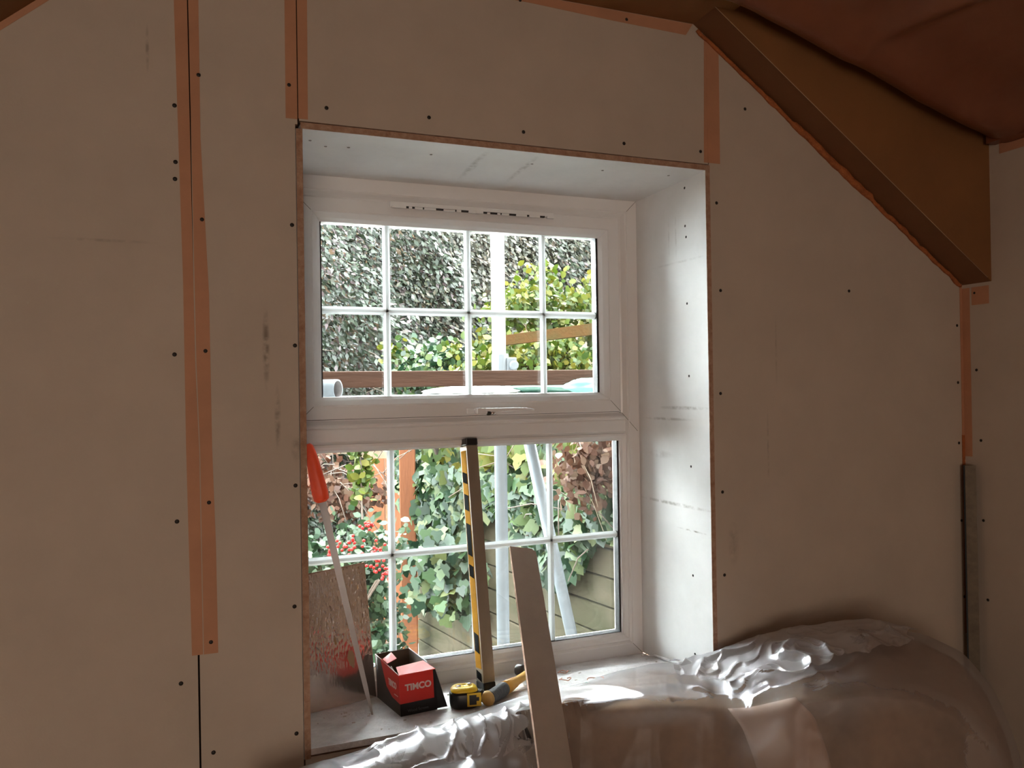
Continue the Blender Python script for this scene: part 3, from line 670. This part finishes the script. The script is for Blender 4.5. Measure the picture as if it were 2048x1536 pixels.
# ------------------------------------------------------------------ furniture under polythene
cols = [  # (u, T:(v,y), M:(v,y), B:(v,y))
 (470, (1590, -.14), (1640, -.24), (1760, -.33)),
 (575, (1546, -.06), (1575, -.16), (1680, -.28)),
 (700, (1510, -.045), (1545, -.16), (1660, -.28)),
 (840, (1464, -.03), (1490, -.15), (1640, -.28)),
 (960, (1428, .03), (1462, -.05), (1630, -.20)),
 (1050, (1396, .085), (1440, .0), (1625, -.13)),
 (1160, (1371, .105), (1415, .0), (1620, -.13)),
 (1240, (1349, .150), (1402, -.050), (1620, -.20)),
 (1300, (1330, .150), (1400, -.085), (1620, -.27)),
 (1365, (1327, .095), (1402, -.10), (1620, -.29)),
 (1430, (1310, -.02), (1404, -.13), (1620, -.32)),
 (1500, (1284, -.05), (1402, -.20), (1620, -.37)),
 (1590, (1262, -.09), (1385, -.28), (1620, -.42)),
 (1730, (1247, -.14), (1365, -.34), (1620, -.47)),
 (1850, (1270, -.19), (1378, -.38), (1620, -.50)),
 (1925, (1306, -.23), (1410, -.41), (1640, -.52)),
 (1985, (1375, -.28), (1470, -.43), (1680, -.53)),
 (2030, (1480, -.33), (1570, -.45), (1760, -.54)),
 (2060, (1600, -.36), (1680, -.46), (1860, -.54)),
]
U = [c[0] for c in cols]
def interp(arr, u): return float(np.interp(u, U, arr))
def smooth(arr, u, h=26): return (interp(arr, u-h)+2*interp(arr, u)+interp(arr, u+h))/4
Tv, Ty, Mv, My, Bv, By = ([c[k][j] for c in cols] for k, j in ((1, 0), (1, 1), (2, 0), (2, 1), (3, 0), (3, 1)))
def rows(u):
    h = 12
    Tp = on_y(u, smooth(Tv, u, h), smooth(Ty, u)); Mp = on_y(u, smooth(Mv, u, h), smooth(My, u)); w_ = min(1, max(0, (u-960)/120)); by = smooth(By, u); my = smooth(My, u); by = by*(1-w_)+max(by, my-.055)*w_; Bp = on_y(u, smooth(Bv, u), by)
    sillpart = 1 if 880 < u < 1400 else 0
    k = min(1, max(0, (u-1380)/90)) if u > 1150 else (1-min(1, max(0, (u-860)/90)))
    if Tp.y > 0: Tp.z = max(Tp.z, silz(Tp.y)+.0035)
    R0 = Tp + Vector((0, .004+.012*k, -.004-.10*k))
    if Tp.y > .0: R0.z = silz(R0.y)+.002
    R0.y = min(R0.y, -.004) if k > .5 else R0.y
    Fp = Vector((Bp.x, Bp.y-.04, -.848))
    M2 = on_y(u, smooth(Mv, u, h)+62, smooth(My, u)-.022)
    M2 = Mp.lerp(Bp, .35).lerp(M2, w_)
    return [R0, Tp, Mp, M2, Bp, Fp]
def catmull(P, t):
    n = len(P)-1; x = t*n; i = min(int(x), n-1); f = x-i
    p0, p1, p2, p3 = P[max(i-1, 0)], P[i], P[i+1], P[min(i+2, n)]
    return .5*((2*p1)+(p2-p0)*f+(2*p0-5*p1+4*p2-p3)*f*f+(-p0+3*p1-3*p2+p3)*f**3)
def lin(P, t):
    n = len(P)-1; x = t*n; i = min(int(x), n-1); f = x-i; return P[i].lerp(P[i+1], f)
def surf(u, t):
    x = 4*t if t <= .5 else (2+(t-.5)*8 if t <= .75 else 4+(t-.75)*4)
    P = rows(u); t = x/5; return catmull(P, t)*.6+lin(P, t)*.4
def ridg(p, s):
    return 1-abs(noise.noise(p*s))*2
def drape(NU, NT, u0, u1, t0, t1, disp, offset, rag=0):
    V = []; F = []
    def uw(i, j):
        u = u0+(u1-u0)*i/NU; e = max(0, 1-min(i, NU-i)/(NU*.3))
        return u + rag*e*noise.noise(Vector((j/NT*3.2, 4.5 if i > NU/2 else 1.5, u0*.01)))*1.6
    def tw(i, j):
        e = j/NT; return t0+(t1-t0)*j/NT + (rag*.0012*e*noise.noise(Vector((i/NU*6, 7.7, u0*.01))) if rag else 0)
    grid = [[surf(uw(i, j), tw(i, j)) for i in range(NU+1)] for j in range(NT+1)]
    for j in range(NT+1):
        for i in range(NU+1):
            p = grid[j][i]; a = grid[j][min(i+1, NU)]-grid[j][max(i-1, 0)]; b = grid[min(j+1, NT)][i]-grid[max(j-1, 0)][i]
            n = a.cross(b); n = n.normalized() if n.length > 1e-9 else Vector((0, -1, 0))
            if n.y > 0 and abs(n.y) > .2 or n.z < -.2: n = -n
            u = u0+(u1-u0)*i/NU; t = t0+(t1-t0)*(j/NT)
            q = p+n*(offset+disp(p, u, t))
            if q.y > -.004 and q.z < silz(q.y)+.002 and -.02 < q.x < .96: q.z = silz(q.y)+.002
            if q.y > -.003 and not (0 < q.x < .95): q.y = -.003
            if q.x > 1.80: q.x = 1.80
            V.append(tuple(q))
    for j in range(NT):
        for i in range(NU): a = j*(NU+1)+i; F.append((a, a+1, a+NU+2, a+NU+1))
    return V, F
def bell(x, c, w_): return math.exp(-((x-c)/w_)**2)
def disp_sheet(p, u, t):
    cr = bell(u, 1580, 150)*bell(t, .40, .12)+.7*bell(u, 1430, 80)*bell(t, .36, .11)
    q = Vector((p.x, p.y*1.2, p.z))
    fine = ridg(q+Vector((2, 5, 1)), 7)**3*.009+ridg(q+Vector((7, 1, 3)), 17)**3*.004
    folds = ridg(Vector((p.x*.9-.55*p.z, .3*p.y, .3*p.z)), 8)**4*.009
    left = bell(u, 930, 170)*min(1, max(0, (t-.30)/.12))
    edge = min(1, max(0, (t-.25)/.15)); sm = 1-.85*min(1, max(0, (u-1680)/120))
    return .002+.006*edge+edge*(cr*(fine*1.5-.002)+folds*sm*(.45+left)+fine*.12*sm)
V, F = drape(520, 150, 472, 2058, 0, 1, disp_sheet, 0)
cov = empty('dust_sheet'); tag(cov, 'clear crumpled polythene dust sheet draped over furniture below the window', 'dust sheet')
sh = link('polythene', V, F, M['sheet'], cov, True)
V, F = drape(220, 70, 1350, 1790, .215, .445, lambda p, u, t: .006+min(1, max(0, (t-.22)/.12))*(.010+.016*(ridg(Vector((p.x, p.y, p.z))+Vector((1, 2, 9)), 10)**3)+.006*(ridg(p+Vector((4, 4, 4)), 24)**3)), 0, 50)
link('folded_layer', V, F, M['sheet2'], cov, True)
V, F = drape(150, 40, 760, 1045, .40, .64, lambda p, u, t: .012+.012*(ridg(Vector((p.x*1.2-.9*p.z, p.y, p.z*.5))+Vector((5, 2, 9)), 10)**4)+.003*(ridg(p+Vector((4, 8, 4)), 24)**3), 0, 45)
link('folded_layer', V, F, M['sheet2'], cov, True)
# the furniture itself
def disp_sofa(p, u, t): return -.017+.006*noise.noise(p*5)
V, F = drape(120, 60, 1095, 2040, .265, 1, disp_sofa, 0)
V2 = []
for v in V: V2.append(v)
so_ = link('sofa', V2, F, M['sofa'], None, True)
tag(so_, 'bulky brown sofa hidden under the clear plastic sheet at right', 'sofa')
V, F = drape(60, 40, 500, 1090, .22, 1, disp_sofa, 0)
tag(link('packing_blanket', V, F, mat('pale grey blanket', (.50, .46, .43), .95, var=.15, scale=8), None, True), 'pale blanket bundle under the plastic sheet in front of the sill', 'blanket')
# pale cardboard panel between sofa and sheet
V = []; F = []; NP = 14
cc = ((1455, .525), (1590, .515), (1672, .735), (1528, .745))
for j in range(NP+1):
    for i in range(NP+1):
        a, b = i/NP, j/NP
        u = (1-b)*((1-a)*cc[0][0]+a*cc[1][0])+b*((1-a)*cc[3][0]+a*cc[2][0]); t = (1-b)*((1-a)*cc[0][1]+a*cc[1][1])+b*((1-a)*cc[3][1]+a*cc[2][1])
        V.append(tuple(surf(u, t)+Vector((0, -.002, 0))))
for j in range(NP):
    for i in range(NP): a = j*(NP+1)+i; F.append((a, a+1, a+NP+2, a+NP+1))
cpo = link('cardboard_panel', V, F, M['cardp'], None, True); sm_ = cpo.modifiers.new('thick', 'SOLIDIFY'); sm_.thickness = .004; sm_.offset = 0
tag(cpo, 'pale flat cardboard panel seen through the plastic sheet', 'cardboard')

# ------------------------------------------------------------------ outside
def outdoors_curve(p0, p1): pass
mb = MB(); mb.box((-6, .4, -1.5), (1.3, 9, -1.2)); gr = mb.build('ground', mat('pale gravel', (.24, .225, .20), .9, var=.25, scale=9, bump=.4)); gr['kind'] = 'structure'
# retaining wall of sleeper boards, running away from the house
Wd = Vector((.204, -.979, 0)); Wn = Vector((-.979, -.204, 0)); W0 = Vector((1.15, 3.80, 0))
rw = empty('retaining_wall', (W0.x, W0.y, -1.2)); tag(rw, 'weathered mossy timber sleeper wall running away behind the ivy', 'retaining wall')
for k in range(10):
    z = k*.142; mb = MB(); q = W0-Vector((W0.x, W0.y, 0))
    a = Vector((0, 0, z)); b = a+Wd*3.2
    o = -Wn*(.06+.012*(k % 2)); mb.prism([a, b, b+Vector((0, 0, .134)), a+Vector((0, 0, .134))], o)
    mb.build('sleeper', M['sleeper'], rw, bevel=.006)
# bank behind it
V = []; F = []
nu, nv = 40, 30
for j in range(nv+1):
    for i in range(nu+1):
        s = -3.5+i/nu*7.0; t = j/nv*5.5
        p = W0+Wd*s-Wn*(.08+t) if True else None
        z = .12+.62*min(t, 2.0)+.25*max(0, t-2.0)+.12*noise.noise(Vector((s, t, 0)))
        V.append((p.x, p.y, z))
for j in range(nv):
    for i in range(nu): a = j*(nu+1)+i; F.append((a, a+1, a+nu+2, a+nu+1))
bk = link('earth_bank', V, F, M['soil'], None, True); bk['kind'] = 'structure'
slab('ground_backdrop_bank', [(-1.2, 7.5, -1.3), (8, 7.0, -1.3), (8, 7.6, 2.5), (-1.2, 7.9, 2.5)], (0, .3, 0), M['soil'])
# fence post and orange fence panel beyond
def at_px(u, v, rng_): d = ray(u, v); return CAM + d*rng_
pb = at_px(820, 1290, 5.3)
mb = MB().box((-.055, -.04, 0), (.055, .05, 1.55)); o = mb.build('fence_post', M['post'], None, bevel=.006); o.location = (pb.x, pb.y, -1.2); o.rotation_euler = (0, 0, -.25)
tag(o, 'orange-brown square timber post at the end of the sleeper wall', 'fence post')
pa = at_px(785, 1000, 5.8)
fp = empty('garden_fence', (pa.x, pa.y, -1.2), -.3); tag(fp, 'short orange timber fence panel behind the post and shrub', 'fence panel')
for k in range(3): MB().box((-.20+k*.145, 0, 0), (-.06+k*.145, .02, 1.40)).build('fence_board', M['post'], fp)

# --- leaves
def unit(a): return a/np.maximum(np.linalg.norm(a, axis=1, keepdims=True), 1e-9)
SH = {'lance': np.array([(0, 0, 0), (.24, .45, .05), (0, 1, 0), (-.24, .45, .05)]),
      'oval': np.array([(0, 0, 0), (.30, .25, .06), (.33, .6, .07), (0, 1, 0), (-.33, .6, .07), (-.30, .25, .06)]),
      'ivy': np.array([(0, 0, 0), (.32, -.12, .03), (.55, .22, .0), (.30, .42, .05), (.30, .62, .03), (0, 1, -.05), (-.30, .62, .03), (-.30, .42, .05), (-.55, .22, 0), (-.32, -.12, .03)])}
def leaves(name, P, size, shape, m_, parent, droop=(0, 0, -.3), face=(-.2, -1, .5), jit=.8, djit=1.0, kind=None):
    P = np.asarray(P); n = len(P)
    d = unit(np.array(droop)+djit*rng.normal(size=(n, 3))); nn = unit(np.array(face)+jit*rng.normal(size=(n, 3)))
    s = unit(np.cross(d, nn)); nn = np.cross(s, d); sz = size*rng.uniform(.6, 1.35, size=(n, 1, 1))
    S = SH[shape]; k = len(S)
    V = P[:, None, :]+sz*(S[None, :, 0:1]*s[:, None, :]+S[None, :, 1:2]*d[:, None, :]+S[None, :, 2:3]*nn[:, None, :])
    me = bpy.data.meshes.new(name); me.vertices.add(n*k); me.loops.add(n*k); me.polygons.add(n)
    me.vertices.foreach_set('co', V.reshape(-1).astype(np.float32))
    me.loops.foreach_set('vertex_index', np.arange(n*k, dtype=np.int32)); me.polygons.foreach_set('loop_start', np.arange(0, n*k, k, dtype=np.int32))
    me.polygons.foreach_set('loop_total', np.full(n, k, dtype=np.int32)) if hasattr(me.polygons[0], 'loop_total') and False else None
    me.materials.append(m_); me.update(calc_edges=True); me.validate()
    o = bpy.data.objects.new(name, me); COL.objects.link(o)
    if parent: o.parent = parent
    return o
def U_(a, b, n): return rng.uniform(a, b, n)
def blob(c, r, n, shell=.6):
    v = unit(rng.normal(size=(n, 3))); rad = rng.uniform(shell, 1, (n, 1))
    return np.array(c)+v*rad*np.array(r)
def clumps(center, spread, n_cl, rad, n):
    cs = np.array(center)+rng.uniform(-1, 1, (n_cl, 3))*np.array(spread); i = rng.integers(0, n_cl, n)
    return cs[i]+rng.normal(size=(n, 3))*np.array(rad)*.5
def stems(name, pts_list, r, m_, parent):
    mb = MB()
    for pts in pts_list: mb.tube(pts, r, 5)
    o = mb.build(name, m_, parent, True)
    if len(pts_list) > 3: o['kind'] = 'stuff'
    return o
def twigs(c, r, n, ln):
    L = []
    for _ in range(n):
        a = Vector(c)+Vector(rng.uniform(-1, 1, 3)*np.array(r)); d = Vector((rng.normal()*.5+.35, rng.normal()*.3-.2, rng.normal()*.5+.1)).normalized()*ln*rng.uniform(.5, 1.3)
        L.append([a, a+d*.5+Vector((0, 0, .03)), a+d])
    return L

# great hedge that fills the upper panes
hg = empty('hedge', (2.2, 6.2, -1.2)); tag(hg, 'tall dark green hedge filling the upper window panes', 'hedge')
n = 120000
x = U_(-1.2, 6.2, n); z = U_(-1.2, 2.75, n); y = 6.25-.12*(z)+.25*np.sin(x*2.1+z)+.18*np.sin(x*5+z*3.7)+rng.exponential(.16, n)-.15
leaves('foliage', np.stack([x-2.2, y-6.2, z+1.2], 1), .064, 'lance', M['hedge'], hg, droop=(.65, -.15, -.75), face=(-.3, -1, .9), jit=.55, djit=.45)
n = 9000
P = clumps((2.6-2.2, 5.95-6.2, 1.9+1.2), (.9, .1, .55), 26, (.5, .2, .35), n)
leaves('bronze_foliage', P, .058, 'lance', M['hedge2'], hg, droop=(.65, -.15, -.75), face=(-.3, -1, .9), jit=.5, djit=.5)
stems('branches', twigs((0, -.3, 2.3), (2.4, .1, 1.4), 60, .5), .0025, M['stem'], hg)['kind'] = 'stuff'
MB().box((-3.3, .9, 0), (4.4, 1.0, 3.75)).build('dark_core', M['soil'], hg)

# bright shrubs between platform and hedge
def shrub(name, label, c, parts, stem_r=(.3, .2, .3), cat='shrub'):
    e = empty(name, (c[0], c[1], c[2])); tag(e, label, cat)
    for (nm, P, sz, shp, mm, dr) in parts: leaves(nm, P-np.array(c), sz, shp, M[mm], e, droop=dr)
    stems('stems', [[(0, 0, 0), (.05*k-.1, .03*k, stem_r[2]), (.12*k-.25, .05, stem_r[2]*2)] for k in range(5)], .01, M['stem'], e)
    return e
c = at_px(1110, 610, 5.0)
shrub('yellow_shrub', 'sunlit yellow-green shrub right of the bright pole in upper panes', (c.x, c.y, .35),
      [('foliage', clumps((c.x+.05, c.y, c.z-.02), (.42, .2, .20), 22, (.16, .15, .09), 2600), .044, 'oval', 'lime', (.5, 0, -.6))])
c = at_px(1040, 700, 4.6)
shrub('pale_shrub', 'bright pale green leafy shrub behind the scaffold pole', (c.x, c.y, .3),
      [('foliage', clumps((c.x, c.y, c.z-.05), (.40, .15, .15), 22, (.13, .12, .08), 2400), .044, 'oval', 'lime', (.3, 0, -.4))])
c = at_px(870, 715, 4.9)
shrub('leafy_bush', 'mid green bush just above the horizontal timber rail', (c.x, c.y, .3),
      [('foliage', clumps((c.x+.05, c.y, c.z-.07), (.30, .15, .10), 16, (.14, .12, .10), 2200), .048, 'oval', 'ivy', (.2, 0, -.3)),
       ('young_leaves', clumps((c.x+.05, c.y, c.z-.05), (.32, .15, .10), 12, (.08, .10, .07), 500), .046, 'oval', 'lime', (.2, 0, -.3))])
c = at_px(900, 800, 4.0)
# ivy over the wall and the bank
iv = empty('ivy', (W0.x, W0.y, 0)); tag(iv, 'broad-leaved green ivy spilling over the sleeper wall', 'ivy')
n = 5200
s = U_(-.4, 3.0, n); t = rng.exponential(.30, n); z = .17+.62*t+.10*rng.normal(size=n)
P = np.stack([Wd.x*s-Wn.x*(.02+t), Wd.y*s-Wn.y*(.02+t), z], 1)
# hanging curtain
n2 = 2600; s = U_(-.1, 3.0, n2)
hang = .10+.34*np.clip(np.sin(s*4.2+.6), 0, 1)**1.0+.30*np.exp(-((s-.75)/.22)**2)+.12*rng.random(n2)
z2 = .22-hang*rng.random(n2)**.8*1.0
P2 = np.stack([Wd.x*s+Wn.x*(.04+.05*rng.random(n2)), Wd.y*s+Wn.y*(.04+.05*rng.random(n2)), z2], 1)
P3 = np.array([[Wd.x*.62, Wd.y*.62, 0]])+np.stack([rng.normal(size=700)*.10, rng.normal(size=700)*.16-.03, -.15-rng.random(700)*.52], 1)+np.array([[Wn.x*.07, Wn.y*.07, 0]])
leaves('foliage', np.concatenate([P, P2, P3]), .082, 'ivy', M['ivy'], iv, droop=(0, -.2, -.9), face=(-.7, -.8, .5), jit=.45, djit=.4)
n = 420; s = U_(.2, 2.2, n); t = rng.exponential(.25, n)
leaves('lime_leaves', np.stack([Wd.x*s-Wn.x*(t-.05), Wd.y*s-Wn.y*(t-.05), .24+.62*t+.08*rng.normal(size=n)], 1), .085, 'ivy', M['lime'], iv, droop=(0, -.2, -.9), face=(-.7, -.7, .7), jit=.4, djit=.4)  # lime-coloured leaves mixed through the ivy
stems('stems', twigs((.35, -1.6, .1), (.3, 1.0, .3), 40, .3), .003, M['stem'], iv)
# dry leaves on the near bank
c = at_px(1205, 945, 3.5)
e = empty('dead_bracken', (c.x, c.y, .0)); tag(e, 'clump of dry reddish-brown leaves and twigs right of the leaning tube', 'dead plant')
leaves('foliage', clumps((.03, 0, c.z), (.14, .1, .10), 9, (.16, .10, .12), 900), .042, 'oval', M['dry'], e, droop=(0, 0, -1))
stems('stems', twigs((.05, 0, c.z+.05), (.2, .1, .12), 40, .22), .0014, mat('straw twig', (.07, .05, .03), .8), e)
c = at_px(668, 950, 4.6)
e = empty('dead_bracken', (c.x, c.y, -1.2)); tag(e, 'clump of dry brown leaves at left, above the berry shrub', 'dead plant')
leaves('foliage', clumps((.0, .1, c.z+1.15), (.35, .15, .10), 9, (.2, .10, .12), 1300), .045, 'oval', M['dry'], e, droop=(0, 0, -1))
stems('stems', twigs((.05, 0, c.z+1.2), (.35, .1, .15), 26, .3), .003, M['stem'], e)
# yellow-green sprig
c = at_px(722, 1000, 4.2)
e = empty('sapling', (c.x, c.y, -1.2)); tag(e, 'thin upright sapling with small lime leaves left of the orange fence', 'sapling')
tt = U_(0, .36, 150); leaves('foliage', np.stack([rng.normal(size=150)*.03, rng.normal(size=150)*.03, c.z+1.2+tt], 1), .05, 'oval', M['lime'], e, droop=(.6, 0, .2))
stems('stem', [[(0, 0, 0), (.01, 0, .8), (0, 0, c.z+1.2+.36)]], .005, M['stem'], e)
# berry shrub low on the left
c = at_px(690, 1130, 3.6)
bs = empty('berry_shrub', (c.x-.32, c.y, -1.2)); tag(bs, 'low green shrub with red berries outside at lower left', 'shrub')
n = 6500; P = blob((0, 0, .72), (.62, .40, .55), n, .55)
P = np.concatenate([P, clumps((.06, -.1, 1.0), (.50, .2, .22), 20, (.12, .12, .12), 2200)])
leaves('foliage', P, .040, 'oval', M['shrub'], bs, droop=(.3, -.3, .1), face=(-.1, -1, .7), jit=.7)
stems('stems', [[(0, 0, 0), (.1*math.sin(k*1.7), .08*math.cos(k*2.3), .5), (.45*math.sin(k*1.7), .2*math.cos(k*2.3), 1.05)] for k in range(14)], .006, M['stem'], bs)
ico_v = [(0, 0, 1), (.89, 0, .45), (.28, .85, .45), (-.72, .53, .45), (-.72, -.53, .45), (.28, -.85, .45), (.72, .53, -.45), (-.28, .85, -.45), (-.89, 0, -.45), (-.28, -.85, -.45), (.72, -.53, -.45), (0, 0, -1)]
ico_f = [(0,1,2),(0,2,3),(0,3,4),(0,4,5),(0,5,1),(1,6,2),(2,7,3),(3,8,4),(4,9,5),(5,10,1),(2,6,7),(3,7,8),(4,8,9),(5,9,10),(1,10,6),(7,6,11),(8,7,11),(9,8,11),(10,9,11),(6,10,11)]
mb = MB()
for cu, cv in ((765, 1125), (755, 1100), (700, 1095), (665, 1100), (770, 1150), (735, 1050), (690, 1085), (740, 1120)):
    q = at_px(cu, cv, 3.2)-Vector((c.x-.32, c.y, -1.2))
    for _ in range(11):
        o_ = q+Vector(rng.normal(size=3)*np.array((.022, .015, .018))); r = .0075
        mb.add([(o_.x+r*a, o_.y+r*b, o_.z+r*c_) for a, b, c_ in ico_v], ico_f)
o = mb.build('berries', M['berry'], bs, True); o['kind'] = 'stuff'

# --- scaffold
def pipe(p0, p1, r=.0242, name='scaffold_tube'):
    mb = MB(); P0, P1 = Vector(p0), Vector(p1); t = (P1-P0).normalized(); ref = t.orthogonal().normalized(); bi = t.cross(ref); n = 28
    e = empty(name, tuple(P0)); rings = [(P0, r), (P1, r), (P1, r*.86), (P0, r*.86)]
    for (p, q) in rings:
        for k in range(n): a = 2*math.pi*k/n; mb.v.append(tuple(p-P0+q*(math.cos(a)*ref+math.sin(a)*bi)))
    for k in range(n):
        k2 = (k+1) % n
        mb.f += [(k, k2, n+k2, n+k), (n+k, n+k2, 2*n+k2, 2*n+k), (3*n+k, 3*n+k2, k2, k)]; mb.m += [0, 0, 0]
    mb.build('tube', M['steel'], e, True)
    b = MB()
    for (p, q) in rings[2:]:
        for k in range(n): a = 2*math.pi*k/n; b.v.append(tuple(p-P0+q*(math.cos(a)*ref+math.sin(a)*bi)))
    for k in range(n): k2 = (k+1) % n; b.f.append((k, k2, n+k2, n+k)); b.m.append(0)
    b.build('bore', M['steel_in'], e, True)
    return e
vt = on_y(1004, 1100, 1.2)
e = pipe((vt.x, 1.2, -1.2), (vt.x, 1.2, 2.6)); glare_ = MB().tube([(0, 0, 1.93), (0, 0, 3.75)], .0262, 28).build('blown_out_skin', mat('blown-out tube white', (.72, .74, .74), .5), e, True); tag(e, 'upright galvanised scaffold pole outside, seen in both window halves', 'scaffold pole', 'scaffold tubes')  # white skin on the upper pole puts its overexposure into the colour
# coupler on the upright
mb = MB().tube([(vt.x+.004, 1.2, .76), (vt.x+.004, 1.2, .845)], .033, 20); mb.tube([(vt.x+.045, 1.15, .80), (vt.x+.045, 1.23, .80)], .018, 10); mb.box((vt.x+.02, 1.165, .775), (vt.x+.06, 1.185, .83))
tag(mb.build('scaffold_coupler', M['steel'], None, bevel=.004, seg=2), 'bright steel coupler clamped on the upright scaffold pole above the rail', 'scaffold coupler')
b0 = on_y(1150, 1300, 1.32); b1 = on_y(1040, 800, 1.32); dd = (b0-b1)
e = pipe(b0+dd*.35, b1+dd*.03); tag(e, 'diagonal scaffold brace leaning left outside the right lower panes', 'scaffold brace', 'scaffold tubes')
rg = on_y(676, 779, .62)
e = pipe((rg.x, rg.y, rg.z), (rg.x-1.0, rg.y+.75, rg.z+.01), .0285); tag(e, 'open-ended horizontal scaffold tube poking in at left above the transom', 'scaffold tube', 'scaffold tubes')
# ledger timber, deck and odds and ends on it
a = on_y(640, 761, .98); b = on_y(1210, 757, .98)
mb = MB().box((a.x-.8, .98, a.z-.0255), (b.x+.5, 1.035, a.z+.0295)); tag(mb.build('timber_rail', M['timber'], None, bevel=.003), 'long brown horizontal timber rail across the upper window', 'timber rail')
mb = MB().box((-.6, 1.06, .655), (1.9, 1.34, .693)); mb.v = mb.v; tag(mb.build('scaffold_board', M['pale_sheet'], None, bevel=.003), 'pale flat scaffold platform board under the brown rail', 'scaffold board')
a = on_y(1005, 676, 1.9); b = on_y(1200, 652, 1.7)
dv = (b-a).normalized(); mb = MB().prism([a-Vector((0, 0, .036)), b-Vector((0, 0, .040))+dv*.8, b+Vector((0, 0, .030))+dv*.8, a+Vector((0, 0, .012))], (.02, .06, 0))
tag(mb.build('timber_pole', M['timber2']), 'mossy orange timber beam slanting behind the top right panes', 'timber beam')
def lumpy(name, c, r, m_, label, cat, sd_):
    V = []; F = []; a_, b_ = 36, 20
    for j in range(b_+1):
        for i in range(a_):
            th_ = math.pi*j/b_; ph = 2*math.pi*i/a_; v = Vector((math.sin(th_)*math.cos(ph), math.sin(th_)*math.sin(ph), math.cos(th_)))
            k = 1+.18*noise.noise(v*2+Vector((sd_, 0, 0)))+.06*noise.noise(v*7)
            V.append((c[0]+v.x*r[0]*k, c[1]+v.y*r[1]*k, max(c[2]-r[2]*.8, c[2]+v.z*r[2]*k)))
    for j in range(b_):
        for i in range(a_): F.append((j*a_+i, (j+1)*a_+i, (j+1)*a_+(i+1) % a_, j*a_+(i+1) % a_))
    return tag(link(name, V, F, m_, None, True), label, cat)
g = on_y(1100, 786, 1.12)
lumpy('green_tarpaulin', (g.x+.08, 1.19, .693+.8*.026), (.26, .07, .032), M['green_net'], 'folded dark green tarpaulin on the scaffold platform at right', 'tarpaulin', 3)
g = on_y(1180, 772, .82)
lumpy('plastic_sack', (g.x+.06, .90, g.z), (.115, .05, .030), M['cyan_sack'], 'pale turquoise plastic sack behind the lower right corner of the sash', 'sack', 8)
g = on_y(960, 786, 1.15)
lumpy('white_sheeting', (g.x, 1.2, .693+.8*.014), (.20, .08, .020), M['pale_sheet'], 'white sheeting bundle on the scaffold platform beside the pole', 'sheeting', 12)

# ------------------------------------------------------------------ lift everything so that the floor is at z = 0
bpy.context.view_layer.update()
for o in list(COL.objects):
    if o.parent is None: o.location.z += H
